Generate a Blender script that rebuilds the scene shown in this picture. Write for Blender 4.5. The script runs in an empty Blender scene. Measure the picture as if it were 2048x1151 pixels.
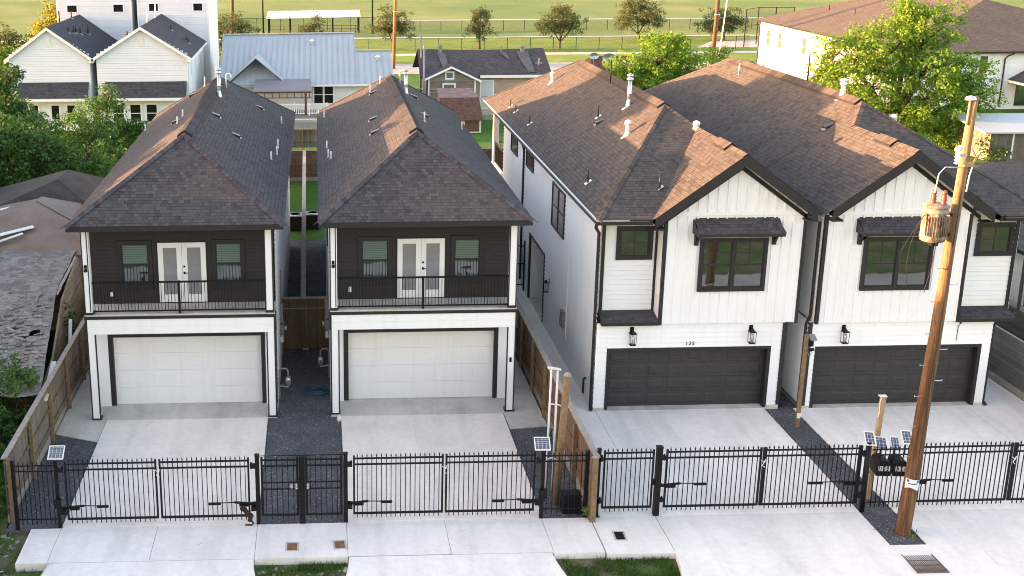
import bpy, math, random
import numpy as np
from mathutils import Vector, Matrix
random.seed(7); rng = np.random.default_rng(7)
SC = bpy.context.scene; COL = SC.collection
R = math.radians
# ------------------------------------------------------------------ mesh builder
class MB:
    def __init__(s): s.v=[]; s.f=[]
    def poly(s, pts):
        b=len(s.v); s.v+= [tuple(p) for p in pts]; s.f.append(tuple(range(b,b+len(pts)))); return s
    def box(s,x0,y0,z0,x1,y1,z1):
        if x0>x1:x0,x1=x1,x0
        if y0>y1:y0,y1=y1,y0
        if z0>z1:z0,z1=z1,z0
        b=len(s.v); s.v+=[(x0,y0,z0),(x1,y0,z0),(x1,y1,z0),(x0,y1,z0),(x0,y0,z1),(x1,y0,z1),(x1,y1,z1),(x0,y1,z1)]
        for q in ((0,3,2,1),(4,5,6,7),(0,1,5,4),(1,2,6,5),(2,3,7,6),(3,0,4,7)): s.f.append(tuple(b+i for i in q))
        return s
    def bar(s,p,q,w,h,up=(0,0,1)):
        p=Vector(p);q=Vector(q);d=(q-p).normalized();u=Vector(up)
        a=d.cross(u)
        if a.length<1e-4: a=d.cross(Vector((1,0,0)))
        a.normalize(); c=a.cross(d)
        a=a*w/2;c=c*h/2;b=len(s.v)
        for e in (p,q):
            for sa,sc_ in ((-1,-1),(1,-1),(1,1),(-1,1)): s.v.append(tuple(e+a*sa+c*sc_))
        for f in ((3,2,1,0),(4,5,6,7),(0,1,5,4),(1,2,6,5),(2,3,7,6),(3,0,4,7)): s.f.append(tuple(b+i for i in f))
        return s
    def cyl(s,p,q,r,r2=None,n=10,cap=True):
        r2=r if r2 is None else r2
        p=Vector(p);q=Vector(q);d=(q-p).normalized();a=d.orthogonal().normalized();c=d.cross(a);b=len(s.v)
        for e,rr in ((p,r),(q,r2)):
            for i in range(n):
                t=2*math.pi*i/n; s.v.append(tuple(e+a*math.cos(t)*rr+c*math.sin(t)*rr))
        for i in range(n):
            j=(i+1)%n; s.f.append((b+i,b+j,b+n+j,b+n+i))
        if cap: s.f.append(tuple(b+n-1-i for i in range(n))); s.f.append(tuple(b+n+i for i in range(n)))
        return s
    def tube(s,pts,r,n=6,r2=None):
        pts=[Vector(p) for p in pts];m=len(pts);b=len(s.v);ref=None
        for k,p in enumerate(pts):
            d=(pts[min(k+1,m-1)]-pts[max(k-1,0)]).normalized()
            if ref is None: ref=d.orthogonal().normalized()
            a=(ref-d*ref.dot(d)).normalized();ref=a;c=d.cross(a);rr=r if r2 is None else r+(r2-r)*k/(m-1)
            for i in range(n):
                t=2*math.pi*i/n; s.v.append(tuple(p+a*math.cos(t)*rr+c*math.sin(t)*rr))
        for k in range(m-1):
            for i in range(n):
                j=(i+1)%n; s.f.append((b+k*n+i,b+k*n+j,b+(k+1)*n+j,b+(k+1)*n+i))
        s.f.append(tuple(b+n-1-i for i in range(n))); s.f.append(tuple(b+(m-1)*n+i for i in range(n)))
        return s
    def lathe(s,c,prof,n=14):
        b=len(s.v);c=Vector(c)
        for r,z in prof:
            for i in range(n):
                t=2*math.pi*i/n; s.v.append((c.x+r*math.cos(t),c.y+r*math.sin(t),c.z+z))
        for k in range(len(prof)-1):
            for i in range(n):
                j=(i+1)%n; s.f.append((b+k*n+i,b+k*n+j,b+(k+1)*n+j,b+(k+1)*n+i))
        s.f.append(tuple(b+n-1-i for i in range(n))); m=len(prof)-1; s.f.append(tuple(b+m*n+i for i in range(n)))
        return s
    def prism(s,pts,vec):
        # extrude a closed polygon of 3D points along vec
        n=len(pts);b=len(s.v);vec=Vector(vec)
        s.v+=[tuple(Vector(p)) for p in pts]+[tuple(Vector(p)+vec) for p in pts]
        s.f.append(tuple(b+n-1-i for i in range(n))); s.f.append(tuple(b+n+i for i in range(n)))
        for i in range(n):
            j=(i+1)%n; s.f.append((b+i,b+j,b+n+j,b+n+i))
        return s
    def slab(s,pts,t):
        # sheet given by its top polygon, thickened straight down by t
        return s.prism([(p[0],p[1],p[2]-t) for p in pts],(0,0,t))
    def lap(s,p,q,z0,z1,e=.16,lip=.028):
        # horizontal lap siding from plan point p to q (outward = right-hand side of p->q)
        p=Vector((p[0],p[1],0));q=Vector((q[0],q[1],0));d=(q-p).normalized();n=Vector((d.y,-d.x,0))
        k=max(1,round((z1-z0)/e));h=(z1-z0)/k;b=len(s.v)
        for i in range(k):
            za=z0+i*h;zb=za+h;b=len(s.v);g=min(.009,h*.12);r=-.018
            for off,zz in ((lip,za),(.004,zb-g),(r,zb-g),(r,zb)):
                o=n*off
                for pt in (p+o,q+o): s.v.append((pt.x,pt.y,zz))
            for pt in (p+n*r,q+n*r): s.v.append((pt.x,pt.y,za))
            for k0,k1 in ((0,2),(2,4),(4,6)): s.f.append((b+k0,b+k0+1,b+k1+1,b+k1))
            s.f.append((b+8,b+9,b+1,b))
        return s
    def build(s,name,mat,parent=None,smooth=False):
        me=bpy.data.meshes.new(name); me.from_pydata(s.v,[],s.f); me.update()
        auto_uv(me); me.materials.append(mat)
        if smooth: me.polygons.foreach_set('use_smooth',[True]*len(me.polygons))
        o=bpy.data.objects.new(name,me); COL.objects.link(o)
        if parent is not None: o.parent=parent
        return o
def auto_uv(me):
    # metric UV per face: u along the horizontal of the face, v up the face
    nl=len(me.loops)
    if nl==0: return
    co=np.empty(len(me.vertices)*3,np.float32);me.vertices.foreach_get('co',co);co=co.reshape(-1,3)
    vi=np.empty(nl,np.int32);me.loops.foreach_get('vertex_index',vi)
    nf=len(me.polygons);no=np.empty(nf*3,np.float32);me.polygons.foreach_get('normal',no);no=no.reshape(-1,3)
    lt=np.empty(nf,np.int32);me.polygons.foreach_get('loop_total',lt)
    fi=np.repeat(np.arange(nf),lt);n=no[fi];p=co[vi]
    u=np.stack([-n[:,1],n[:,0],np.zeros(nl)],1);l=np.linalg.norm(u,axis=1)
    flat=l<.03;u[flat]=(1,0,0);l[flat]=1;u/=l[:,None]
    v=np.cross(n,u)
    uv=np.stack([(p*u).sum(1),(p*v).sum(1)],1).astype(np.float32)
    lay=me.uv_layers.new(name='UVMap');lay.data.foreach_set('uv',uv.ravel())
def tag(o,label=None,cat=None,group=None,kind=None):
    if label:o['label']=label
    if cat:o['category']=cat
    if group:o['group']=group
    if kind:o['kind']=kind
    return o
def thing(name,label,cat,loc=(0,0,0),rz=0,group=None):
    o=bpy.data.objects.new(name,None);COL.objects.link(o);o.location=loc;o.rotation_euler=(0,0,rz);o.empty_display_size=.3
    return tag(o,label,cat,group)
def struct(name,mb,m): return tag(mb.build(name,m),kind='structure')
def copy_tree(o,parent=None):
    c=o.copy();COL.objects.link(c)
    if parent is not None: c.parent=parent
    for ch in list(o.children): copy_tree(ch,c)
    return c
# ------------------------------------------------------------------ materials
class NT:
    def __init__(s,name):
        s.m=bpy.data.materials.new(name);s.m.use_nodes=True;s.t=s.m.node_tree;s.t.nodes.clear()
        s.out=s.n('ShaderNodeOutputMaterial')
    def n(s,ty,**k):
        nd=s.t.nodes.new(ty)
        for a,b in k.items():
            if a.startswith('i_'):
                key=a[2:]; key=int(key) if key.isdigit() else key.replace('_',' ')
                nd.inputs[key].default_value=b
            else: setattr(nd,a,b)
        return nd
    def l(s,a,b): s.t.links.new(a,b)
    def uv(s): return s.n('ShaderNodeTexCoord').outputs['UV']
    def obj(s): return s.n('ShaderNodeTexCoord').outputs['Object']
    def scale(s,vec,sc):
        m=s.n('ShaderNodeMapping');m.inputs['Scale'].default_value=sc;s.l(vec,m.inputs['Vector']);return m.outputs[0]
    def noise(s,vec,sc,det=4,rough=.55,dist=0):
        q=s.n('ShaderNodeTexNoise');q.inputs['Scale'].default_value=sc;q.inputs['Detail'].default_value=det;q.inputs['Roughness'].default_value=rough;q.inputs['Distortion'].default_value=dist
        if vec is not None:s.l(vec,q.inputs['Vector'])
        return q.outputs['Fac']
    def ramp(s,fac,stops):
        r=s.n('ShaderNodeValToRGB');e=r.color_ramp.elements
        while len(e)<len(stops): e.new(.5)
        for el,(p,c) in zip(e,stops): el.position=p;el.color=(*c,1) if len(c)==3 else c
        s.l(fac,r.inputs[0]);return r.outputs[0]
    def mix(s,fac,a,b,mode='MIX'):
        m=s.n('ShaderNodeMix',data_type='RGBA',blend_type=mode,clamp_factor=True)
        for v,i in ((fac,0),(a,6),(b,7)):
            if hasattr(v,'is_output'): s.l(v,m.inputs[i])
            elif i==0: m.inputs[0].default_value=v
            else: m.inputs[i].default_value=(*v,1)
        return m.outputs[2]
    def math(s,op,a,b=None):
        m=s.n('ShaderNodeMath',operation=op)
        for i,v in enumerate((a,b)):
            if v is None: continue
            if hasattr(v,'is_output'): s.l(v,m.inputs[i])
            else: m.inputs[i].default_value=v
        return m.outputs[0]
    def bump(s,h,dist=.01,st=1.):
        b=s.n('ShaderNodeBump');b.inputs['Strength'].default_value=st;b.inputs['Distance'].default_value=dist;s.l(h,b.inputs['Height']);return b.outputs[0]
    def bsdf(s,col,rough=.7,metal=0,normal=None,spec=.5,**k):
        b=s.n('ShaderNodeBsdfPrincipled')
        if hasattr(col,'is_output'): s.l(col,b.inputs['Base Color'])
        else: b.inputs['Base Color'].default_value=(*col,1)
        if hasattr(rough,'is_output'): s.l(rough,b.inputs['Roughness'])
        else: b.inputs['Roughness'].default_value=rough
        b.inputs['Metallic'].default_value=metal;b.inputs['Specular IOR Level'].default_value=spec
        for a,v in k.items(): b.inputs[a.replace('_',' ')].default_value=v
        if normal is not None: s.l(normal,b.inputs['Normal'])
        s.l(b.outputs[0],s.out.inputs[0]);return b
def plain(name,col,rough=.6,metal=0,var=.12,sc=3,spec=.4,bump=0):
    t=NT(name);n=t.noise(t.obj(),sc,5,.6)
    lo=tuple(c*(1-var) for c in col);hi=tuple(min(1,c*(1+var)) for c in col)
    nb=t.bump(t.noise(t.obj(),sc*12,3),bump) if bump else None
    t.bsdf(t.ramp(n,[(.3,lo),(.7,hi)]),rough,metal,nb,spec);return t.m
def shingles(name,dark,mid,light,row=.14,bw=.17):
    t=NT(name);uv=t.uv()
    def brick(w,h,off,c1,c2,mortar=.006):
        b=t.n('ShaderNodeTexBrick',offset=off,offset_frequency=2,squash=1)
        t.l(uv,b.inputs['Vector']);b.inputs['Scale'].default_value=1;b.inputs['Mortar Size'].default_value=mortar;b.inputs['Mortar Smooth'].default_value=.3
        b.inputs['Brick Width'].default_value=w;b.inputs['Row Height'].default_value=h;b.inputs['Bias'].default_value=0
        b.inputs['Color1'].default_value=(*c1,1);b.inputs['Color2'].default_value=(*c2,1);b.inputs['Mortar'].default_value=(*[c*.55 for c in dark],1);return b
    b1=brick(bw,row,.37,dark,light);b2=brick(bw*1.55,row,.61,(0,0,0),(1,1,1),0)
    c=t.mix(t.math('MULTIPLY',t.ramp(b2.outputs['Color'],[(.55,(0,0,0)),(.7,(1,1,1))]),.6),b1.outputs['Color'],mid)
    n=t.noise(uv,.5,4,.6);c=t.mix(.5,c,t.ramp(n,[(.3,(.72,.72,.74)),(.7,(1.2,1.18,1.15))]),'MULTIPLY')
    g=t.noise(uv,90,2,.7);c=t.mix(.35,c,t.ramp(g,[(.3,(.55,.55,.55)),(.7,(1.4,1.4,1.4))]),'MULTIPLY')
    h=t.math('ADD',t.math('MULTIPLY',b1.outputs['Fac'],-1.),t.math('MULTIPLY',g,.35))
    # each course is thicker at its lower edge
    sep=t.n('ShaderNodeSeparateXYZ');t.l(uv,sep.inputs[0]);fr=t.math('FRACT',t.math('DIVIDE',sep.outputs[1],row));h=t.math('ADD',h,t.math('MULTIPLY',fr,-1.0))
    t.bsdf(c,.92,0,t.bump(h,.012,.9),.25);return t.m
def boards(name,cols,w,axis='u',gap=.006,rough=.85,grain=1.,horiz=False):
    # timber boards: cells of width w, random tone each, grain along the board
    t=NT(name);uv=t.uv();sep=t.n('ShaderNodeSeparateXYZ');t.l(uv,sep.inputs[0])
    a,b=(1,0) if horiz else (0,1)
    q=t.math('DIVIDE',sep.outputs[a],w);cell=t.math('FLOOR',q);fr=t.math('FRACT',q)
    wn=t.n('ShaderNodeTexWhiteNoise',noise_dimensions='1D');t.l(cell,wn.inputs['W'])
    base=t.ramp(wn.outputs['Value'],[(i/(len(cols)-1),c) for i,c in enumerate(cols)])
    sc=(2,30,1) if horiz else (30,2,1)
    g=t.noise(t.scale(uv,sc),1.0*grain,5,.65,.3);base=t.mix(.75,base,t.ramp(g,[(.25,(.5,.48,.46)),(.6,(1.05,1.05,1.05)),(.8,(1.3,1.3,1.3))]),'MULTIPLY')
    st=t.noise(uv,1.1,4,.6);base=t.mix(.55,base,t.ramp(st,[(.35,(.62,.62,.64)),(.65,(1.15,1.13,1.1))]),'MULTIPLY')
    edge=t.math('LESS_THAN',fr,gap/w);base=t.mix(edge,base,(.012,.01,.008))
    h=t.math('SUBTRACT',t.math('MULTIPLY',g,.3),edge)
    t.bsdf(base,rough,0,t.bump(h,.006,.8),.3);return t.m
def concrete(name,col,stain=.5):
    t=NT(name);p=t.obj()
    n=t.noise(p,.55,6,.62,.4);c=t.ramp(n,[(.25,tuple(x*(1-.30*stain) for x in col)),(.55,col),(.8,tuple(x*1.07 for x in col))])
    n2=t.noise(p,5,6,.7);c=t.mix(.55,c,t.ramp(n2,[(.3,(.84,.83,.81)),(.6,(1.03,1.03,1.03))]),'MULTIPLY')
    n3=t.noise(p,120,2,.6);c=t.mix(.35,c,t.ramp(n3,[(.3,(.8,.8,.8)),(.7,(1.15,1.15,1.15))]),'MULTIPLY')
    v=t.n('ShaderNodeTexVoronoi');v.inputs['Scale'].default_value=1.7;t.l(p,v.inputs['Vector'])
    sp=t.math('LESS_THAN',v.outputs['Distance'],.035);c=t.mix(t.math('MULTIPLY',sp,.45),c,(.10,.095,.09))
    w=t.noise(t.scale(p,(1.6,.16,1)),1.0,4,.6,.3);c=t.mix(.5*stain+.2,c,t.ramp(w,[(.36,(.80,.79,.78)),(.52,(1,1,1)),(.75,(1.05,1.04,1.03))]),'MULTIPLY')
    ds=t.noise(p,.8,2);wp=t.n('ShaderNodeVectorMath',operation='ADD');t.l(p,wp.inputs[0]);cv=t.n('ShaderNodeTexNoise');cv.inputs['Scale'].default_value=2.5;t.l(p,cv.inputs['Vector']);sc_=t.n('ShaderNodeVectorMath',operation='SCALE');sc_.inputs['Scale'].default_value=.14;t.l(cv.outputs['Color'],sc_.inputs[0]);t.l(sc_.outputs[0],wp.inputs[1])
    vc=t.n('ShaderNodeTexVoronoi',feature='DISTANCE_TO_EDGE');vc.inputs['Scale'].default_value=.33;t.l(wp.outputs[0],vc.inputs['Vector'])
    ck=t.math('MULTIPLY',t.math('LESS_THAN',vc.outputs['Distance'],.0022),t.math('GREATER_THAN',ds,.67));c=t.mix(t.math('MULTIPLY',ck,.5),c,(.16,.15,.14))
    st=t.noise(p,2.1,6,.75,1.2);c=t.mix(t.math('MULTIPLY',t.ramp(st,[(.62,(0,0,0)),(.74,(1,1,1))]),.22+.25*stain),c,(.33,.31,.285))
    t.bsdf(c,.9,0,t.bump(n3,.003,.6),.25);return t.m
def gravel(name,d,m,lt):
    t=NT(name);p=t.obj()
    v=t.n('ShaderNodeTexVoronoi');v.inputs['Scale'].default_value=38;t.l(p,v.inputs['Vector'])
    sep=t.n('ShaderNodeSeparateColor');t.l(v.outputs['Color'],sep.inputs[0])
    c=t.ramp(sep.outputs[0],[(0,d),(.55,m),(.965,m),(.995,lt)])
    n=t.noise(p,.9,5,.6);c=t.mix(.8,c,t.ramp(n,[(.3,(.7,.7,.72)),(.7,(1.35,1.33,1.3))]),'MULTIPLY')
    t.bsdf(c,.9,0,t.bump(v.outputs['Distance'],-.02,1),.3);return t.m
def grass(name,a,b,c3,dirt=None,sc=.35):
    t=NT(name);p=t.obj()
    n=t.noise(p,sc,6,.62,.3);c=t.ramp(n,[(.28,a),(.5,b),(.72,c3)])
    n2=t.noise(p,9,5,.75);c=t.mix(.75,c,t.ramp(n2,[(.25,(.45,.48,.42)),(.6,(1.1,1.1,1.05)),(.8,(1.5,1.45,1.3))]),'MULTIPLY')
    if dirt:
        n4=t.noise(p,.8,6,.7,.5);c=t.mix(t.ramp(n4,[(.48,(0,0,0)),(.6,(1,1,1))]),c,dirt)
    t.bsdf(c,.95,0,t.bump(n2,.05,1),.15);return t.m
def leafmat(name,dk,md,lt,trans=.35):
    t=NT(name);g=t.n('ShaderNodeNewGeometry')
    c=t.ramp(g.outputs['Random Per Island'],[(0,dk),(.5,md),(1,lt)])
    n=t.noise(t.obj(),.55,3,.5);c=t.mix(.7,c,t.ramp(n,[(.3,(.6,.66,.6)),(.7,(1.3,1.25,1.1))]),'MULTIPLY')
    b=t.bsdf(c,.65,0,None,.25)
    tr=t.n('ShaderNodeBsdfTranslucent');t.l(t.mix(1,c,(1.25,1.3,.7),'MULTIPLY'),tr.inputs[0])
    m=t.n('ShaderNodeMixShader');m.inputs[0].default_value=trans;t.l(b.outputs[0],m.inputs[1]);t.l(tr.outputs[0],m.inputs[2]);t.l(m.outputs[0],t.out.inputs[0]);return t.m
def island(name,cols,rough=.9):
    t=NT(name);g=t.n('ShaderNodeNewGeometry');c=t.ramp(g.outputs['Random Per Island'],[(i/(len(cols)-1),k) for i,k in enumerate(cols)])
    n=t.noise(t.obj(),6,5,.7);c=t.mix(.6,c,t.ramp(n,[(.3,(.65,.65,.65)),(.7,(1.25,1.25,1.25))]),'MULTIPLY')
    t.bsdf(c,rough,0,None,.25);return t.m
def glass(name,tint,refl=1.):
    # window glass: clear pane that mirrors its surroundings at a slant
    t=NT(name);n=t.noise(t.obj(),1.2,2);nb=t.bump(n,.02,.12)
    b=t.n('ShaderNodeBsdfPrincipled');b.inputs['Base Color'].default_value=(*tint,1);b.inputs['Roughness'].default_value=.03;b.inputs['IOR'].default_value=2.1;b.inputs['Specular IOR Level'].default_value=.8*refl;t.l(nb,b.inputs['Normal'])
    t.l(b.outputs[0],t.out.inputs[0]);return t.m
M={}
def whitewall(name,col,rough):
    # exterior white paint with faint rain streaks, dust and a little unevenness
    t=NT(name);p=t.obj();n=t.noise(p,.9,5,.6);c=t.ramp(n,[(.3,tuple(x*.955 for x in col)),(.7,col)])
    s1=t.noise(t.scale(p,(3.2,3.2,.22)),1.4,5,.65,.3);c=t.mix(.55,c,t.ramp(s1,[(.30,(.90,.89,.87)),(.48,(1,1,1))]),'MULTIPLY')
    s2=t.noise(p,7,4,.7);c=t.mix(.5,c,t.ramp(s2,[(.28,(.94,.935,.92)),(.45,(1,1,1))]),'MULTIPLY')
    t.bsdf(c,rough,0,t.bump(t.noise(p,1.6,3),.012,.35),.35);return t.m
M['white']=whitewall('white_paint',(.81,.81,.81),.55)
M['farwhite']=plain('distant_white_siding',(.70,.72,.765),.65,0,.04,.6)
M['white2']=whitewall('white_siding',(.80,.805,.81),.6)
M['black']=plain('black_trim',(.018,.017,.019),.5,0,.2,4)
M['darkwall']=plain('black_brown_siding',(.017,.013,.013),.6,0,.25,6)
M['metal']=plain('black_metal',(.006,.006,.008),.5,.0,.3,5,.22)
M['gutter']=plain('bronze_gutter',(.03,.028,.028),.4,.3,.2,4)
M['pvc']=plain('white_pvc',(.66,.66,.655),.4,0,.05,6)
M['galv']=plain('galvanised_metal',(.55,.56,.57),.35,.7,.12,5)
M['greymetal']=plain('grey_metal_box',(.22,.23,.24),.5,.3,.12,5)
M['roofA']=shingles('charcoal_shingles',(.037,.036,.041),(.061,.059,.067),(.078,.075,.084))
M['roofB']=shingles('weathered_brown_shingles',(.050,.046,.045),(.081,.074,.071),(.094,.086,.083))
M['roofC']=shingles('slate_shingles',(.045,.047,.057),(.07,.072,.085),(.076,.078,.09))
M['roofD']=shingles('brown_shingles',(.085,.073,.062),(.13,.112,.095),(.108,.092,.078))
M['capA']=island('charcoal_ridge_shingle',[(.034,.033,.04),(.052,.05,.06),(.075,.072,.085)])
M['capB']=island('brown_ridge_shingle',[(.05,.043,.04),(.072,.063,.058),(.10,.088,.08)])
M['conc']=concrete('driveway_concrete',(.76,.705,.645))
M['conc2']=concrete('new_concrete',(.78,.735,.69),.45)
M['conc3']=concrete('stained_concrete',(.56,.53,.485),1.)
M['street']=concrete('street_concrete',(.36,.355,.34),.8)
M['joint']=plain('joint_filler',(.26,.25,.235),.9)
M['gravel']=gravel('black_gravel',(.036,.039,.046),(.098,.104,.116),(.40,.39,.38))
M['soil']=plain('dark_soil',(.05,.04,.03),.95,0,.4,5,.1,.02)
M['lawn']=grass('backyard_lawn',(.045,.11,.02),(.06,.15,.025),(.085,.18,.035))
M['ground']=grass('rough_grass',(.045,.085,.02),(.065,.115,.028),(.10,.14,.04))
M['verge']=grass('patchy_verge',(.05,.10,.02),(.07,.12,.03),(.10,.13,.05),(.16,.125,.09))
M['field']=grass('dry_field_grass',(.095,.175,.05),(.155,.215,.07),(.27,.275,.10),None,.035)
M['verge2']=grass('mown_verge',(.12,.20,.04),(.17,.25,.05),(.24,.29,.07))
M['woodL']=boards('weathered_cedar_fence',[(.14,.115,.096),(.22,.188,.158),(.18,.152,.13),(.115,.09,.072)],.14)
M['woodR']=boards('brown_fence_boards',[(.155,.10,.062),(.22,.147,.093),(.185,.123,.078),(.125,.08,.049)],.14)
M['woodgate']=boards('stained_gate_boards',[(.14,.092,.06),(.185,.125,.085),(.165,.11,.073)],.10)
M['woodcap']=plain('grey_timber_cap',(.30,.265,.235),.9,0,.25,7,.2,.004)
M['woodpost']=plain('golden_timber',(.20,.135,.075),.85,0,.3,9,.25,.006)
M['woodraw']=plain('raw_pine',(.36,.26,.155),.8,0,.2,8,.25,.004)
M['woodgrey']=boards('grey_fence_boards',[(.15,.13,.115),(.19,.165,.145),(.12,.105,.095)],.14)
M['woodhoriz']=boards('horizontal_grey_boards',[(.12,.115,.10),(.16,.15,.135),(.10,.095,.085)],.15,horiz=True)
M['glass']=glass('window_glass',(.012,.014,.013),1.5)
M['glassback']=glass('side_window_glass',(.05,.05,.055))
M['darkpane']=glass('dark_window_pane',(.012,.014,.016),.5);M['darkpane'].node_tree.nodes['Principled BSDF'].inputs['IOR'].default_value=1.4
M['solar']=glass('solar_cells',(.008,.012,.035),.9)
M['blind']=plain('window_blind',(.55,.58,.58),.6,0,.04)
M['garagedark']=plain('charcoal_garage_door',(.034,.031,.032),.55,0,.15,3)
M['garagewhite']=whitewall('white_garage_door',(.76,.755,.745),.5)
# ------------------------------------------------------------------ extra materials
def blindglass(name,slat,gap,pitch=.05,vertical=False):
    t=NT(name);sep=t.n('ShaderNodeSeparateXYZ');t.l(t.uv(),sep.inputs[0])
    fr=t.math('FRACT',t.math('DIVIDE',sep.outputs[0 if vertical else 1],pitch));e=t.math('LESS_THAN',fr,.22)
    b=t.bsdf(t.mix(e,slat,gap),.05,0,None,.7);b.inputs['IOR'].default_value=1.6;return t.m
M['blindglass']=blindglass('blinds_behind_glass',(.14,.185,.165),(.06,.08,.07),.06)
M['doorglass']=blindglass('door_blinds_behind_glass',(.26,.26,.27),(.17,.17,.18),.03)
M['shadeglass']=blindglass('cellular_shade_glass',(.17,.15,.17),(.12,.11,.125),.02)
def emis_free(): pass
# ------------------------------------------------------------------ small house parts
def vent_pipe(root,x,y,z,h,r=.033,m='pvc',name='vent_pipe'):
    b=MB();b.cyl((x,y,z-.12),(x,y,z+h),r,n=10);b.lathe((x,y,z-.06),[(r*1.9,0),(r*1.4,.07),(r*1.05,.10)],10)
    o=b.build(name,M[m],root,True);return o
def plumbing_flashing(root,x,y,z,s,sg):
    b=MB();w=.11
    b.slab([(x-w,y-w,z-s*sg*w+.012),(x+w,y-w,z+s*sg*w+.012),(x+w,y+w,z+s*sg*w+.012),(x-w,y+w,z-s*sg*w+.012)],.01);return b.build('flashing',M['galv'],root)
def roof_vent(root,x,y,z,s,sg,d='x'):
    # slant-back attic vent whose mouth opens down the slope; sg = +1 when the roof rises towards +x
    b=MB();L=.15;w=.14;h=.10
    def P(a,c,k): return (x+a*sg,y+c,z+s*a+k) if d=='x' else (x+c,y+a,z+s*a+k)
    A=[P(-L,-w,0),P(-L,-w,h),P(L,-w,.02)];Bp=[P(-L,w,0),P(-L,w,h),P(L,w,.02)]
    b.poly([A[1],A[2],Bp[2],Bp[1]]);b.poly([A[0],A[1],A[2]]);b.poly([Bp[0],Bp[2],Bp[1]]);b.poly([P(-L,-w,h*.97),P(-L,w,h*.97),P(L,w,.0),P(L,-w,.0)])
    o=b.build('roof_vent',M['gutter'],root)
    f=MB();f.poly([P(-L-.05,-w-.01,.02),P(-L-.05,w+.01,.02),P(-L+.03,w+.02,.02),P(-L+.03,-w-.02,.02)]);f.build('vent_lip',M['greymetal'],o);return o
def flue(root,x,y,z,h,r=.10,m='galv',cap=True,name='flue'):
    b=MB();b.cyl((x,y,z-.15),(x,y,z+h),r,n=14);b.lathe((x,y,z-.1),[(r*1.9,0),(r*1.6,.10),(r*1.12,.30),(r*1.02,.34)],14);b.lathe((x,y,z+h*.42),[(r*1.25,0),(r*1.25,.05),(r,.08)],14)
    o=b.build(name,M[m],root,True)
    c=MB();c.lathe((x,y,z+h),[(r*1.25,-.02),(r*1.7,.0),(r*1.75,.06),(r*1.2,.08),(r*1.2,.12),(r*1.75,.14),(r*1.65,.2),(r*.5,.24)],14);c.build('flue_cap',M[m],o,True);return o
def mushroom_vent(root,x,y,z,h=.42,r=.085,m='pvc'):
    b=MB();b.cyl((x,y,z-.15),(x,y,z+h),r,n=12);b.lathe((x,y,z-.1),[(r*2,0),(r*1.6,.12),(r*1.1,.2)],12);o=b.build('exhaust_vent',M[m],root,True)
    c=MB();c.lathe((x,y,z+h),[(r*1.6,-.09),(r*1.7,-.01),(r*1.3,.05),(r*.4,.08)],12);c.build('vent_hood',M[m],o,True);return o
def gooseneck(root,x,y,z,h=.5,r=.04):
    pts=[(x,y,z-.1),(x,y,z+h)]+[(x+.11-.11*math.cos(a),y,z+h+.11*math.sin(a)) for a in [R(q) for q in (30,60,90,120,150,180)]]+[(x+.22,y,z+h-.1)]
    return MB().tube(pts,r,8).build('gooseneck_vent',M['pvc'],root,True)
def cap_line(mb,p,q,nl,nr,w=.15,step=.2,lift=.018):
    # overlapping folded cap shingles from p (low) to q (high); nl,nr: unit horizontal-ish vectors down each side
    p=Vector(p);q=Vector(q);d=q-p;L=d.length;d.normalize();nl=Vector(nl).normalized()*w;nr=Vector(nr).normalized()*w;k=int(L/step)
    for i in range(k):
        a=p+d*(i*step)+Vector((0,0,lift+.012));c=p+d*(i*step+step*1.25)+Vector((0,0,lift))
        b=len(mb.v);mb.v+=[tuple(a+nl),tuple(a),tuple(a+nr),tuple(c+nr),tuple(c),tuple(c+nl)]
        mb.f+=[(b,b+1,b+4,b+5),(b+1,b+2,b+3,b+4)]
        e=Vector((0,0,-.02));b=len(mb.v);mb.v+=[tuple(a+nl+e),tuple(a+e),tuple(a+nr+e),tuple(a+nl),tuple(a),tuple(a+nr)];mb.f+=[(b,b+1,b+4,b+3),(b+1,b+2,b+5,b+4)]
def frame(mb,x0,x1,z0,z1,y,w,d):
    # rectangular frame in an x-z plane; y is its front, d its depth backwards
    mb.box(x0,y,z0,x1,y+d,z0+w);mb.box(x0,y,z1-w,x1,y+d,z1);mb.box(x0,y,z0+w,x0+w,y+d,z1-w);mb.box(x1-w,y,z0+w,x1,y+d,z1-w);return mb
def framex(mb,y0,y1,z0,z1,x,w,d):
    mb.box(x,y0,z0,x+d,y1,z0+w);mb.box(x,y0,z1-w,x+d,y1,z1);mb.box(x,y0,z0+w,x+d,y0+w,z1-w);mb.box(x,y1-w,z0+w,x+d,y1,z1-w);return mb
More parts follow.
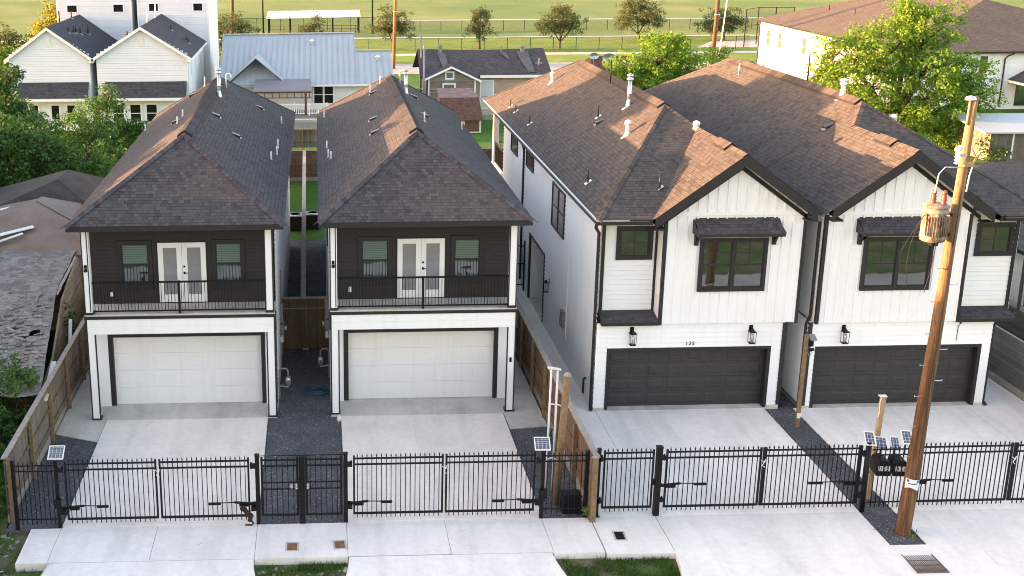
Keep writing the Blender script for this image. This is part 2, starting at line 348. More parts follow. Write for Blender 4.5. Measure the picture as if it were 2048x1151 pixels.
def hung_window(root,x0,x1,z0,z1,wall,trim=.09,upper='glass',lower='glass',grid=False,units=1,frm='black',sash='black'):
    # window in a wall facing -y whose surface is at y=wall; outer trim rectangle x0..x1, z0..z1
    f=frame(MB(),x0,x1,z0,z1,wall-.075,trim,.09).build('window',M[frm],root)
    n=units;uw=(x1-x0-2*trim-(n-1)*trim)/n
    for i in range(n):
        a=x0+trim+i*(uw+trim);b=a+uw;zm=(z0+z1)/2 if z1-z0>1.3 else None
        if i: MB().box(a-trim,wall-.075,z0+trim,a,wall+.02,z1-trim).build('mullion',M[frm],f)
        s=MB();frame(s,a,b,z0+trim,z1-trim,wall-.05,.035,.06)
        if zm: s.box(a+.035,wall-.056,zm-.025,b-.035,wall+.01,zm+.025)
        if grid:
            zl=zm+.025 if zm else z0+trim;zt=z1-trim;zc=(zl+zt)/2
            s.box(a+.035,wall-.045,zc-.01,b-.035,wall+.0,zc+.01);s.box((a+b)/2-.01,wall-.0455,zl,(a+b)/2+.01,wall+.0,zt-.035)
        s.build('sash',M[sash],f)
        if zm:
            MB().poly([(a,wall-.034,z0+trim),(b,wall-.034,z0+trim),(b,wall-.034,zm),(a,wall-.034,zm)]).build('pane',M[lower],f)
            MB().poly([(a,wall-.038,zm),(b,wall-.038,zm),(b,wall-.038,z1-trim),(a,wall-.038,z1-trim)]).build('pane',M[upper],f)
        else: MB().poly([(a,wall-.034,z0+trim),(b,wall-.034,z0+trim),(b,wall-.034,z1-trim),(a,wall-.034,z1-trim)]).build('pane',M[upper],f)
    return f
def side_window(root,y0,y1,z0,z1,x,units=1,split=True,pane='glassback',out=-1,frm='black'):
    # window in a wall facing -x (out=-1) at plane x
    tr=.07;f=MB();framex(f,y0,y1,z0,z1,x-.065 if out<0 else x-.02,tr,.085);n=units;uw=(y1-y0-2*tr-(n-1)*.05)/n
    zm=(z0+z1)/2
    for i in range(n):
        a=y0+tr+i*(uw+.05)
        if i: f.box(x-.065,a-.05,z0+tr,x+.03,a,z1-tr)
    if split: f.box(x-.05,y0+tr,zm-.025,x+.045,y1-tr,zm+.025)
    o=f.build('window',M[frm],root)
    g=x-.036 if out<0 else x+.036
    MB().poly([(g,y1-tr,z0+tr),(g,y0+tr,z0+tr),(g,y0+tr,z1-tr),(g,y1-tr,z1-tr)] if out<0 else [(g,y0+tr,z0+tr),(g,y1-tr,z0+tr),(g,y1-tr,z1-tr),(g,y0+tr,z1-tr)]).build('pane',M[pane],o);return o
def sectional_door(root,x0,x1,z0,z1,y,m,rows=4,cols=8,EMB=.016):
    # overhead garage door: sections with raised short panels
    b=MB();h=(z1-z0)/rows
    for r in range(rows):
        za=z0+r*h;b.box(x0,y,za+.003,x1,y+.05,za+h-.003)
        w=(x1-x0)/cols
        for c in range(cols):
            xa=x0+c*w+.07;xb=x0+(c+1)*w-.07;z2=za+h*.2;z3=za+h*.8;e=EMB;i_=.03
            k=len(b.v);b.v+=[(xa,y-.002,z2),(xb,y-.002,z2),(xb,y-.002,z3),(xa,y-.002,z3),(xa+i_,y-e,z2+i_),(xb-i_,y-e,z2+i_),(xb-i_,y-e,z3-i_),(xa+i_,y-e,z3-i_)]
            b.f+=[(k+4,k+5,k+6,k+7),(k,k+1,k+5,k+4),(k+1,k+2,k+6,k+5),(k+2,k+3,k+7,k+6),(k+3,k,k+4,k+7)]
    b.box(x0,y+.03,z0,x1,y+.06,z1)
    return b.build('garage_door',M[m],root)
def hip_planes(x0,x1,y0,y1,ze,A,B):
    # roof faces of a hip: eave rectangle at height ze, ridge from A (front) to B (back)
    m=MB();m.poly([(x0,y0,ze),(x1,y0,ze),A]);m.poly([(x0,y1,ze),(x0,y0,ze),A,B]);m.poly([(x1,y0,ze),(x1,y1,ze),B,A]);m.poly([(x1,y1,ze),(x0,y1,ze),B]);return m
def fascia_ring(x0,x1,y0,y1,z0,z1,t=.03):
    b=MB();b.box(x0,y0,z0,x1,y0+t,z1);b.box(x0,y1-t,z0,x1,y1,z1);b.box(x0,y0+t,z0,x0+t,y1-t,z1);b.box(x1-t,y0+t,z0,x1,y1-t,z1);b.box(x0+t,y0+t,z0+.01,x1-t,y1-t,z0+.02);return b
def ridge_vent(root,A,B,w,s,drop=.06,m='capA'):
    # raised ridge ventilation cap between A and B (along y): shingle-covered strip with an open dark edge
    b=MB();x=A[0];n=int((B[1]-A[1])/.24);t=.085
    for i in range(n):
        ya=A[1]+(B[1]-A[1])*i/n;yb=ya+(B[1]-A[1])/n*1.12;za=A[2]+t+.012;zb=A[2]+t
        k=len(b.v);b.v+=[(x-w,ya,za-s*w),(x,ya,za),(x+w,ya,za-s*w),(x+w,yb,zb-s*w),(x,yb,zb),(x-w,yb,zb-s*w)];b.f+=[(k,k+1,k+4,k+5),(k+1,k+2,k+3,k+4)]
    o=b.build('ridge_vent',M[m],root)
    e=MB();g=.03
    for sg in (-1,1): e.box(x+sg*(w-.015)-.014,A[1],A[2]-s*w-.02,x+sg*(w-.015)+.014,B[1],A[2]-s*w+t-.008)
    for yy in (A[1]+.01,B[1]-.03):
        e.poly([(x-w+.02,yy,A[2]-s*w-.02),(x+w-.02,yy,A[2]-s*w-.02),(x+w-.02,yy,A[2]-s*w+t),(x,yy,A[2]+t-.006),(x-w+.02,yy,A[2]-s*w+t)])
    e.build('vent_edge',M['black'],o);return o
# ------------------------------------------------------------------ narrow house with a balcony over a white garage
def balcony_house(loc,rz,label,vents,sidewindows):
    H=thing('house',label,'house',loc,rz,'narrow houses with dark balconies');W=5.99;D=20.9
    yw=1.12;zr=8.8;ze=6.58;ov=.36;ye=-.45;s=2.22/3.355;xm=W/2
    # walls
    w=MB()
    w.lap((.05,yw),(.44,yw),.0,2.95);w.lap((5.56,yw),(5.94,yw),0,2.95);w.lap((.44,yw),(5.56,yw),2.56,2.95)
    w.lap((0.02,D-.4),(0.02,yw),0,6.4);w.lap((W-.02,yw),(W-.02,D-.4),0,6.4);w.lap((W-.02,D-.4),(0.02,D-.4),0,6.4)
    w.box(.06,yw+.01,0,.10,D-.45,6.38)
    w.build('siding_wall',M['white2'],H)
    MB().box(.0,yw-.02,-.1,W,yw+.1,.02).build('foundation',M['conc3'],H)
    u=MB();u.lap((.05,yw),(W-.05,yw),3.58,6.41,.13);pass
    u.build('balcony_wall',M['darkwall'],H)
    # front posts, lower and upper, with black edging
    for x0 in (0.0,W-.29):
        p=MB();p.box(x0+.04,0,.06,x0+.25,.27,2.94);o=p.build('lower_post',M['white'],H)
        t=MB()
        for xa in (x0,x0+.25): t.box(xa,-.014,.06,xa+.04,.04,2.94)
        t.box(x0,.0,.06,x0+.04,.284,2.94) if x0<1 else t.box(x0+.25,.0,.06,x0+.29,.284,2.94)
        t.box(x0-.01,-.02,0,x0+.30,.29,.06);t.build('post_edging',M['black'],o)
        p=MB();p.box(x0+.03,0,3.62,x0+.23,.25,6.41);o=p.build('upper_post',M['white'],H)
        t=MB()
        if x0<1: t.box(x0-.0,-.012,3.62,x0+.03,.26,6.41);t.box(x0+.17,-.012,3.70,x0+.20,.0,6.41)
        else: t.box(x0+.23,-.012,3.62,x0+.26,.26,6.41);t.box(x0+.0,-.012,3.62,x0+.03,.02,6.41)
        t.box(x0,-.02,3.60,x0+.26,.27,3.68);t.build('post_edging',M['black'],o)
    # beam over the garage bay
    b=MB();b.lap((.04,-.0),(W-.04,0),2.95,3.45,.25,.01);b.box(.04,.002,2.94,W-.04,.26,3.44);b.build('front_beam',M['white'],H)
    t=MB();t.box(-.04,-.03,3.45,W+.04,.28,3.55);t.box(-.035,-.02,2.94,.04,.27,3.45);t.box(W-.04,-.02,2.94,W+.035,.27,3.45);t.build('beam_trim',M['black'],H)
    d=MB();d.box(0,-.005,3.55,W,yw,3.60);d.box(.02,.28,3.40,W-.02,yw,3.55);d.build('balcony_floor',M['conc3'],H)
    # garage
    t=MB();t.box(.44,yw-.03,.02,.60,yw+.16,2.55);t.box(5.46,yw-.03,.02,5.60,yw+.16,2.55);t.box(.60,yw-.03,2.43,5.46,yw+.16,2.55);t.build('garage_trim',M['black'],H)
    sectional_door(H,.60,5.46,.02,2.43,yw+.10,'garagewhite',4,8,.006)
    # windows and french door of the balcony
    for (xa,xb) in ((.94,2.03),(3.96,5.02)):
        hung_window(H,xa,xb,4.10,5.70,yw,.12,'blindglass','glass',False,1,'black')
    dr=MB();frame(dr,2.15,3.83,3.6,5.68,yw-.03,.07,.05);dr.box(2.22,yw-.03,3.6,3.76,yw+.02,3.63);dr.build('door_frame',M['darkwall'],H)
    for i,(xa,xb) in enumerate(((2.22,2.985),(2.995,3.76))):
        l=MB();frame(l,xa,xb,3.64,5.61,yw-.055,.165,.06);l.box(xa+.165,yw-.044,3.80,xb-.165,yw,3.90);o=l.build('french_door',M['white'],H)
        MB().poly([(xa+.16,yw-.036,3.85),(xb-.16,yw-.036,3.85),(xb-.16,yw-.036,5.46),(xa+.16,yw-.036,5.46)]).build('door_glass',M['doorglass'],o)
        if i:
            k=MB();k.box(xa+.03,yw-.07,4.56,xa+.09,yw-.045,4.64);k.bar((xa+.06,yw-.09,4.60),(xa+.17,yw-.09,4.60),.02,.02);k.box(xa+.05,yw-.09,4.59,xa+.07,yw-.045,4.61);k.box(xa+.03,yw-.07,4.78,xa+.09,yw-.045,4.84);k.build('handle',M['metal'],o)
    MB().box(.62,yw-.05,3.86,.71,yw-.01,4.0).build('outlet_cover',M['white'],H)
    # railing
    r=MB();r.box(.26,.06,4.58,W-.26,.12,4.63);r.box(.26,.07,3.67,W-.26,.11,3.71)
    n=52
    for i in range(n):
        x=.30+(W-.60)*i/(n-1);r.box(x-.008,.08,3.70,x+.008,.10,4.60)
    r.build('balcony_railing',M['metal'],H)
    MB().box(2.95,.03,3.42,3.01,.13,4.64).build('railing_post',M['metal'],H)
    # roof
    A=(xm,3.1,zr);B=(xm,D-3.35,zr)
    rf=hip_planes(-ov,W+ov,ye,D,ze,A,B).build('roof',M['roofA'],H)
    fascia_ring(-ov+.02,W+ov-.02,ye+.02,D-.02,6.40,6.572).build('fascia',M['black'],H)
    for q in (((-ov,ye,ze),A,(-.55,-.1,-.55*s),(.35,-.6,-.55*s)),((W+ov,ye,ze),A,(-.35,-.6,-.55*s),(.55,-.1,-.55*s)),((-ov,D,ze),B,(.35,.6,-.55*s),(-.55,.1,-.55*s)),((W+ov,D,ze),B,(.55,.1,-.55*s),(-.35,.6,-.55*s))):
        c=MB();cap_line(c,*q,.17);c.build('hip_cap',M['capA'],rf)
    ridge_vent(rf,(xm,A[1]+.15,zr),(xm,B[1]-.3,zr),.25,s)
    def zl(x,y): return ze+s*(x+ov) if x<xm else ze+s*(W+ov-x)
    for v in vents:
        k=v[0];x,y=v[1],v[2];z=zl(x,y);sg=1 if x<xm else -1
        if k=='pipe': vent_pipe(H,x,y,z,v[3]*.85,.03)
        elif k=='vent': roof_vent(H,x,y,z,s,sg)
        elif k=='flue': flue(H,x,y,z,v[3],.068)
        elif k=='goose': gooseneck(H,x,y,z,v[3])
    # camera light on the left post
    cl=MB();cl.box(.07,-.05,5.12,.15,0,5.22);cl=cl.build('security_light',M['metal'],H);MB().lathe((.11,-.05,5.0),[(.03,0),(.055,.03),(.05,.09),(.02,.11)],10).build('camera_dome',M['metal'],cl)
    for (sx,out,y0,y1,z0,z1) in sidewindows: side_window(H,y0,y1,z0,z1,sx,1,True,'glassback',out)
    return H
V1=[('pipe',2.3,17.9,.5),('vent',1.78,17.4),('pipe',2.13,8.5,.3),('pipe',2.17,10.0,.3),('vent',1.95,9.6),('pipe',-.2,15.9,.32),
    ('flue',3.35,13.1,.95),('goose',3.42,16.0,.5),('pipe',3.2,15.7,.35),('vent',4.86,16.3),('vent',3.55,9.0),('vent',4.39,7.7),('pipe',5.82,15.9,.35),('pipe',5.84,10.2,.42),('pipe',5.84,8.9,.38),('pipe',5.68,7.4,.35)]
V2=[('pipe',2.53,17.2,.35),('pipe',2.05,16.6,.36),('vent',2.15,15.8),('pipe',-.02,18.1,.33),('vent',1.86,10.0),('vent',1.79,7.3),('pipe',.03,10.4,.33),('pipe',.07,8.4,.36),('pipe',.16,7.8,.33),('pipe',-.28,20.2,.2),
    ('goose',3.39,16.9,.4),('flue',3.43,13.8,.8),('vent',3.8,14.4),('vent',4.55,20.0),('vent',3.85,9.6),('pipe',3.64,7.4,.42),('pipe',5.87,14.0,.38)]
H1=balcony_house((0,0,0),0,'charcoal hip roofed narrow house with dark balcony, beside the ruined roof',V1,[(W_,o,y0,y1,z0,z1) for W_,o,y0,y1,z0,z1 in ((5.98,1,9.5,10.4,4.2,5.6),)])
H2=balcony_house((7.75,.10,0),0,'charcoal hip roofed narrow house with dark balcony, between gravel alley and brown fence',V2,[(.01,-1,5.0,5.9,4.3,5.6)])
MB().box(5.80,-.03,1.75,5.87,0.0,1.90).build('doorbell_camera',M['metal'],H2)
# ------------------------------------------------------------------ houses with a board-and-batten gable bay
M['lampglass']=glass('lantern_glass',(.35,.36,.36))
def lantern(parent,p,out=(0,-1),sc=1.):
    # square tapered wall lantern hung from a bracket; p = wall point at the back plate
    x,y,z=p;ox,oy=out;L=.11*sc;cx,cy=x+ox*.13*sc,y+oy*.13*sc
    b=MB();b.box(x-.05*sc if oy else x,y if oy else y-.05*sc,z-.08*sc,(x+.05*sc) if oy else x+ox*.02,(y+oy*.02) if oy else y+.05*sc,z+.08*sc)
    b.bar((x,y,z+.03*sc),(cx,cy,z+.03*sc),.02,.02);b.lathe((cx,cy,z-.02*sc),[(.012,.06),(.03,.04),(.045*sc,.0),(.07*sc,-.05*sc)],4 if False else 8)
    w=.085*sc;w2=.075*sc;zt=z-.07*sc;zb=z-.38*sc
    b.box(cx-w,cy-w,zt,cx+w,cy+w,zt+.02);b.box(cx-w2,cy-w2,zb,cx+w2,cy+w2,zb+.02)
    for a in (-1,1):
        for c in (-1,1): b.bar((cx+a*w*.93,cy+c*w*.93,zt),(cx+a*w2*.93,cy+c*w2*.93,zb),.012,.012)
    o=b.build('wall_lantern',M['metal'],parent)
    g=MB();g.cyl((cx,cy,zb+.02),(cx,cy,zt-.06),.032,n=8);g.build('lantern_glass',M['lampglass'],o,True);return o
def gable_house(loc,label,P,mir):
    H=thing('house',label,'house',loc,0,'white houses with gabled bays and dark garage doors')
    Wm=P['Wm'];X=(lambda x:Wm-x) if mir else (lambda x:x)
    def bx(m,x0,y0,z0,x1,y1,z1): return m.box(X(x0),y0,z0,X(x1),y1,z1)
    def LAP(m,x0,x1,y,z0,z1,e=.16):
        a,b=sorted((X(x0),X(x1)));return m.lap((a,y),(b,y),z0,z1,e)
    def V(p): return (X(p[0]),p[1],p[2])
    l0,l1=P['low'];g0,g1=P['gar'];D=P['D'];yr=.52;b0,b1=P['bay'];yb=-.135;r0=P['rec']
    gz_=2.17
    w=MB();LAP(w,l0,g0,0,.10,3.02);LAP(w,g1,l1,0,.10,3.02);LAP(w,g0,g1,0,gz_,3.02)
    LAP(w,r0,b0,yr,3.2,6.5)
    # side walls (lower and upper storeys, left side may hold a passage)
    def side(x,sgn,z0,z1,segs,e=.16):
        xx=X(x);s2=sgn*(-1 if mir else 1)
        for ya,yb_,za,zb in segs:
            a,b=((xx,yb_),(xx,ya)) if s2<0 else ((xx,ya),(xx,yb_))
            w.lap(a,b,za,zb,e)
    al=P.get('alcove')
    if al: side(l0,-1,0,0,[(0.0,al[0],.0,2.76),(al[1],D,.0,2.76),(0.,D,2.76,6.5)],.17)
    else: side(l0,-1,0,0,[(0.,D,0,3.0)],.17);side(r0,-1,0,0,[(yr,D,3.0,6.5)],.17)
    side(l1,1,0,0,[(0.,D,.1,3.02)],.17);side(b1,1,0,0,[(yb+.1,D,3.02,6.7)],.17)
    w.build('siding_wall',M['white2'],H)
    f=MB();bx(f,l0+.005,-.03,0,g0+.02,.2,.10);bx(f,g1-.02,-.03,0,l1-.005,.2,.10);f.build('foundation',M['conc3'],H)
    # alcove
    if al:
        a=MB();xi=1.5
        a.poly([(0,al[0],0.02),(xi,al[0],.02),(xi,al[0],2.76),(0,al[0],2.76)]);a.poly([(0,al[0],2.76),(xi,al[0],2.76),(xi,al[1],2.76),(0,al[1],2.76)])
        a.lap((xi,al[1]),(xi,al[0]),.02,2.76,.17);a.lap((0,al[1]),(xi,al[1]),.02,2.76,.17)
        a.build('alcove_wall',M['white2'],H);MB().box(0,al[0],-.05,xi,al[1],.03).build('alcove_floor',M['conc3'],H)
        t=MB();t.box(-.05,al[1]-.06,.02,.03,al[1]+.08,2.83);t.box(-.05,al[0]-.06,.02,.03,al[0]+.02,2.83);t.box(-.05,al[0]+.02,2.76,.03,al[1]-.06,2.83);t.build('alcove_trim',M['black'],H)
    # board and batten bay with its gable
    gx,gz=P['apex'];t0,t1=P['tips'];sl=P['gs']
    def gzt(x): return gz-.30-sl*abs(x-gx)
    b=MB();b.prism([V((b0,yb,3.02)),V((b1,yb,3.02)),V((b1,yb,min(gzt(b1),6.75))),V((gx,yb,gzt(gx))),V((b0,yb,gzt(b0)))],(0,yr-yb+.05,0))
    x=b0+.12
    while x<b1-.1:
        if P['bw'][0]-.02<x<P['bw'][1]+.02: bx(b,x-.022,yb-.034,3.02,x+.022,yb,4.10);bx(b,x-.022,yb-.034,5.85,x+.022,yb,gzt(x)-.03)
        else: bx(b,x-.022,yb-.034,3.02,x+.022,yb,gzt(x)-.03)
        x+=.305
    bx(b,b0,yb-.040,6.58,b1,yb,6.70)
    b.build('batten_wall',M['white'],H)
    for q in ((b0-.012,yb-.05,2.99,b0+.085,yb+.06,6.55),(b1-.085,yb-.05,2.99,b1+.02,yb+.06,6.6),(r0+.03,yr-.05,3.2,r0+.14,yr+.02,6.45),(b0-.08,yr-.04,3.2,b0,yr+.01,6.45),(l1-.10,-.04,.10,l1+.02,.06,3.0)):
        c=MB();bx(c,*q);c.build('corner_trim',M['black'],H)
    # main roof, gable roof
    ze=6.545;x0=-.24 if not mir else P['x0'];y0=-.46;A=P['A'];ry1=P['ry1'];y1=P['ry_end'];fs=(A[2]-ze)/(A[1]-y0);ss=(A[2]-ze)/(A[0]-x0);Bk=(A[0],ry1,A[2])
    yv=y0;xv=gx-(gz-ze)/sl;G=(gx,y0+(gz-ze)/fs,gz);xr=b1+.27;zr_=A[2]-ss*(xr-A[0]);yg=-.5
    m=MB();m.poly([V((x0,y0,ze)),V((xv,y0,ze)),V(G),V(A)]);m.poly([V((x0,y1,ze)),V((x0,y0,ze)),V(A),V(Bk)])
    zt=gz-sl*(xr-gx)
    m.poly([V(A),V(G),V((gx,yg,gz)),V((xr,yg,zt)),V((xr,A[1],zt))]);m.poly([V(A),V((xr,A[1],zt)),V((xr,A[1],zr_))]);m.poly([V(A),V((xr,A[1],zr_)),V((xr,y1,zr_)),V(Bk)]);m.poly([V(Bk),V((xr,y1,zr_)),V((x0,y1,ze))])
    zl=gz-sl*(gx-t0)
    m.poly([V((gx,yg,gz)),V(G),V((xv,y0,ze)),V((t0,yg,zl))] if t0<=xv else [V((gx,yg,gz)),V(G),V((xv,y0,ze)),V((t0,y0+.02,zl)),V((t0,yg,zl))])
    rf=m.build('roof',M['roofB'],H)
    m_=-1 if mir else 1
    for q in ((V((x0,y0,ze)),V(A),(-.6*m_,.0,-.42),(.35*m_,-.6,-.3)),(V(G),V(A),(.6*m_,.1,-.42),(-.5*m_,-.4,-.2)),((X(gx),yg,gz),(X(gx),G[1]-.1,gz),(-.6,0,-.44),(.6,0,-.44)),(V((x0,y1,ze)),V(Bk),(-.6*m_,0,-.4),(.3*m_,.5,-.3))):
        k=MB();cap_line(k,*q,.16);k.build('hip_cap',M['capB'],rf)
    ridge_vent(rf,(X(A[0]),A[1]+.1,A[2]),(X(A[0]),ry1-.4,A[2]),.24,ss,m='capB');ridge_vent(rf,(X(gx),P['gv'][0],gz),(X(gx),P['gv'][1],gz),.24,sl,m='capB')
    # rake boards, frieze, fascia and gutter
    r=MB();hh=.34
    for xt in (t0,t1):
        zt2=gz-sl*abs(xt-gx)
        r.prism([V((gx,yg,gz-.012)),V((xt,yg,zt2-.012)),V((xt,yg,zt2-.012-hh)),V((gx,yg,gz-.012-hh*1.05))],(0,.05,0))
        r.prism([V((gx,yb-.05,gz-.40)),V((xt+(gx-xt)*.1,yb-.05,gz-.40-sl*abs(xt-gx)*.9)),V((xt+(gx-xt)*.1,yb-.05,gz-.55-sl*abs(xt-gx)*.9)),V((gx,yb-.05,gz-.56))],(0,.04,0))
        r.prism([V((gx,yg+.05,gz-.20)),V((xt,yg+.05,zt2-.20)),V((xt,yg+.05,zt2-.23)),V((gx,yg+.05,gz-.23))],(0,.4,0))
        bx(r,xt,yg,zt2-.40,xt+(.34 if xt<gx else -.34),yb+.0,zt2-.34)
    r.build('rake_board',M['black'],H)
    f=MB();bx(f,x0+.02,y0+.02,ze-.17,xv,y0+.05,ze-.01);bx(f,x0+.02,y0+.05,ze-.17,x0+.05,y1-.05,ze-.01);bx(f,xr-.03,.2,zr_-.2,xr-.0,y1,zr_-.01);bx(f,x0+.05,y0+.05,ze-.16,xv,yr,ze-.15);bx(f,x0+.05,yr,ze-.16,.1,y1-.1,ze-.15);f.build('fascia',M['black'],H)
    f=MB();bx(f,x0-.06,y0-.04,ze-.035,xv-.12,y0+.02,ze+.0);bx(f,x0-.06,y0+.02,ze-.035,x0+.02,y1,ze+.0);f.build('drip_edge',M['galv'],H)
    f=MB();bx(f,x0-.08,y0-.06,ze-.13,xv-.14,y0+.018,ze-.036);bx(f,x0-.08,y0+.018,ze-.13,x0+.018,y1,ze-.036)
    f.tube([V((x0-.02,y0+.1,ze-.12)),V((x0+.0,y0+.25,ze-.3)),V((l0-.06 if not mir else r0-.06,.08,ze-.55)),V((l0-.06 if not mir else r0-.06,.06,3.2)),V((l0-.06,.06,2.9)),V((l0-.06,.06,.12)),V((l0-.08,-.1,.05))],.055,8)
    f.build('gutter',M['gutter'],H)
    f=MB();xx=l1+.06;f.tube([(X(b1+.08),.1,6.3),(X(b1+.08),.1,3.2),(X(xx),.12,2.9),(X(xx),.12,.12),(X(xx+.03),-.05,.06)],.05,8);f.build('downspout',M['gutter'],H)
    bxm=MB();bx(bxm,xv-.75,y0-.07,ze-.02,xv-.12,y0+.03,ze+.03);bxm.build('gutter_guard',M['black'],H)
    # windows
    a,b_=sorted((X(P['bw'][0]),X(P['bw'][1])));hung_window(H,a,b_,4.11,5.84,yb,.105,'glass','glass',True,2,'black')
    a,b_=sorted((X(P['rw'][0]),X(P['rw'][1])));hung_window(H,a,b_,4.98,6.10,yr,.13,'glass','glass',True,1,'black')
    # shingled canopy over the bay window
    c0,c1=P['can'];cv=MB();fy=-.74;cv.slab([V((c0+.02,yb-.0,6.5)),V((c1-.02,yb,6.5)),V((c1+.06,fy,6.155)),V((c0-.06,fy,6.155))][::1],.04)
    o=cv.build('window_canopy',M['roofA'],H);fr=MB();bx(fr,c0-.05,fy+.005,6.02,c1+.05,fy+.05,6.12)
    for xa in (c0-.05,c1+.01): fr.prism([V((xa,fy+.05,6.02)),V((xa,yb,6.02)),V((xa,yb,6.46)),V((xa,fy+.05,6.13))],(X(xa+.04)-X(xa),0,0))
    bx(fr,c0,fy+.05,6.03,c1,yb,6.05);fr.build('canopy_frame',M['black'],o)
    for xa in (c0+.02,c1-.14):
        k=MB();bx(k,xa,yb-.10,5.62,xa+.12,yb,6.03);k.prism([V((xa,yb-.10,5.72)),V((xa,yb-.10,5.86)),V((xa,fy+.12,6.03)),V((xa,fy+.30,6.03))],(X(xa+.12)-X(xa),0,0));bx(k,xa,fy+.06,6.0,xa+.12,yb,6.03);k.build('bracket',M['black'],o)
    # skirt roof below the recess
    s0,s1=P['skirt'];q=MB();q.slab([V((s0,yr,3.30)),V((s1,yr,3.30)),V((s1,-.19,3.12)),V((s0,-.19,3.12))],.03)
    q.build('skirt_roof',M['roofA'],H);q=MB();bx(q,s0-.01,-.20,2.99,s1-.0,-.16,3.09);bx(q,s0-.01,-.16,2.99,s0+.03,yr,3.09);bx(q,s0+.03,-.16,2.99,s1,yr,3.02);q.build('skirt_fascia',M['black'],H)
    # garage
    t=MB();bx(t,g0,-.03,.02,g0+.11,.32,gz_);bx(t,g1-.11,-.03,.02,g1,.32,gz_);bx(t,g0+.11,-.03,gz_-.11,g1-.11,.32,gz_);t.build('garage_trim',M['black'],H)
    a,b_=sorted((X(g0+.11),X(g1-.11)));sectional_door(H,a,b_,.02,gz_-.11,.26,'garagedark',4,8)
    for xl in P['lan']: lantern(H,(X(xl),-.01,2.80),(0,-1),1.25)
    for v in P['vents']:
        k=v[0];x,y=v[1],v[2]
        z=min(ze+ss*(x-x0),ze+fs*(y-y0)) if k[-1]!='g' else gz-sl*abs(x-gx)
        kk=k.rstrip('g');xm=X(x);sg=-1 if mir else 1
        if mir and v[-1]=='L': xm=x;z=A[2]-ss*((Wm-A[0])-x);sg=1
        if kk=='pipe': vent_pipe(H,xm,y,z,v[3]*.9,.03,v[4]);plumbing_flashing(H,xm,y,z,ss,sg) if v[4]=='black' else None
        elif kk=='vent': roof_vent(H,xm,y,z,ss,sg)
        elif kk=='flue': flue(H,xm,y,z,v[3]*.92,.074,v[4]);plumbing_flashing(H,xm-sg*.14,y,z-ss*.14,ss,sg)
        elif kk=='mush': mushroom_vent(H,xm,y,z,v[3]*.8,.075);plumbing_flashing(H,xm-sg*.12,y,z-ss*.12,ss,sg)
    return H
P3=dict(Wm=6.5,low=(0,6.18),gar=(.37,5.76),D=19.4,bay=(1.96,6.456),rec=.12,alcove=(8.6,11.8),apex=(4.26,8.594),tips=(1.55,6.66),gs=.737,A=(3.5,5.7,9.18),ry1=19.4,ry_end=24.8,
    bw=(3.12,5.29),rw=(.62,1.80),can=(2.9,5.55),skirt=(.12,1.95),lan=(1.15,5.04),gv=(.9,2.0),x0=-.24,
    vents=[('mush',2.14,19.0,.5),('pipe',.33,19.8,.35,'black'),('pipe',.33,18.3,.35,'black'),('pipe',.35,14.8,.38,'black'),('pipe',2.02,9.4,.5,'black'),('vent',1.9,8.7),('flue',2.9,8.3,1.05,'galv'),('mush',2.1,5.3,.55),('pipe',3.26,12.6,1.05,'gutter'),('pipe',.28,3.3,.5,'black'),('pipe',2.08,1.06,.5,'black'),('mush',4.2,4.25,.25)])
H3=gable_house((16.35,.083,0),'white gabled house with dark garage door marked 125',P3,False)
P4=dict(Wm=6.95,low=(.89,6.95),gar=(1.18,6.69),D=20.5,bay=(2.15,6.83),rec=.15,apex=(4.30,8.678),tips=(1.63,6.78),gs=.737,A=(3.46,5.3,9.316),ry1=18.8,ry_end=24.0,
    bw=(3.29,5.53),rw=(.33,1.56),can=(3.15,5.78),skirt=(.28,2.15),lan=(5.82,),gv=(.9,2.0),x0=-.30,
    vents=[('pipe',2.93,16.0,.55,'galv','L'),('pipe',3.6,10.3,1.2,'gutter','L'),('flue',3.45,6.8,.45,'pvc','L'),('vent',2.31,5.2,'L'),('mush',2.66,4.55,.2)])
H4=gable_house((23.25,-.05,0),'white gabled house with dark garage door behind the utility pole',P4,True)
def house_number(txt,loc,parent,size,m,name='house_number',rz=0):
    cu=bpy.data.curves.new(name,'FONT');cu.body=txt;cu.size=size;cu.extrude=.006;cu.align_x='CENTER';cu.space_character=1.12
    t=bpy.data.objects.new('tmp',cu);COL.objects.link(t);bpy.context.view_layer.update()
    me=bpy.data.meshes.new_from_object(t.evaluated_get(bpy.context.evaluated_depsgraph_get()));bpy.data.objects.remove(t);bpy.data.curves.remove(cu)
    me.materials.clear();me.materials.append(M[m]);o=bpy.data.objects.new(name,me);COL.objects.link(o);o.location=loc;o.rotation_euler=(R(90),0,rz);o.parent=parent;return o
house_number('125',(3.08,-.022,2.235),H3,.19,'metal')
# fittings on the side wall of the 125 house (it faces -x)
side_window(H3,5.28,7.52,4.33,6.02,0,2,True,'shadeglass');side_window(H3,15.4,17.1,5.36,6.18,0,1,False);side_window(H3,11.5,13.2,5.45,6.18,0,1,False)
lantern(H3,(-.01,7.55,2.05),(-1,0),1.1)
b=MB();b.box(-.13,4.55,1.22,0,4.95,1.82);b.box(-.16,4.62,1.3,-.13,4.88,1.6);b.build('meter_box',M['greymetal'],H3)
MB().tube([(-.03,4.3,.9),(-.03,4.3,4.2)],.025,6).build('conduit',M['white'],H3)
MB().tube([(-.05,1.2,.1),(-.05,1.2,.62),(-.05,1.05,.72),(-.0,.95,.72)],.035,6).build('drain_pipe',M['gutter'],H3)
b=MB();b.tube([(-.17,13.6,6.35),(-.05,13.7,6.05),(-.05,13.7,.2)],.055,8);b.build('downspout',M['gutter'],H3)
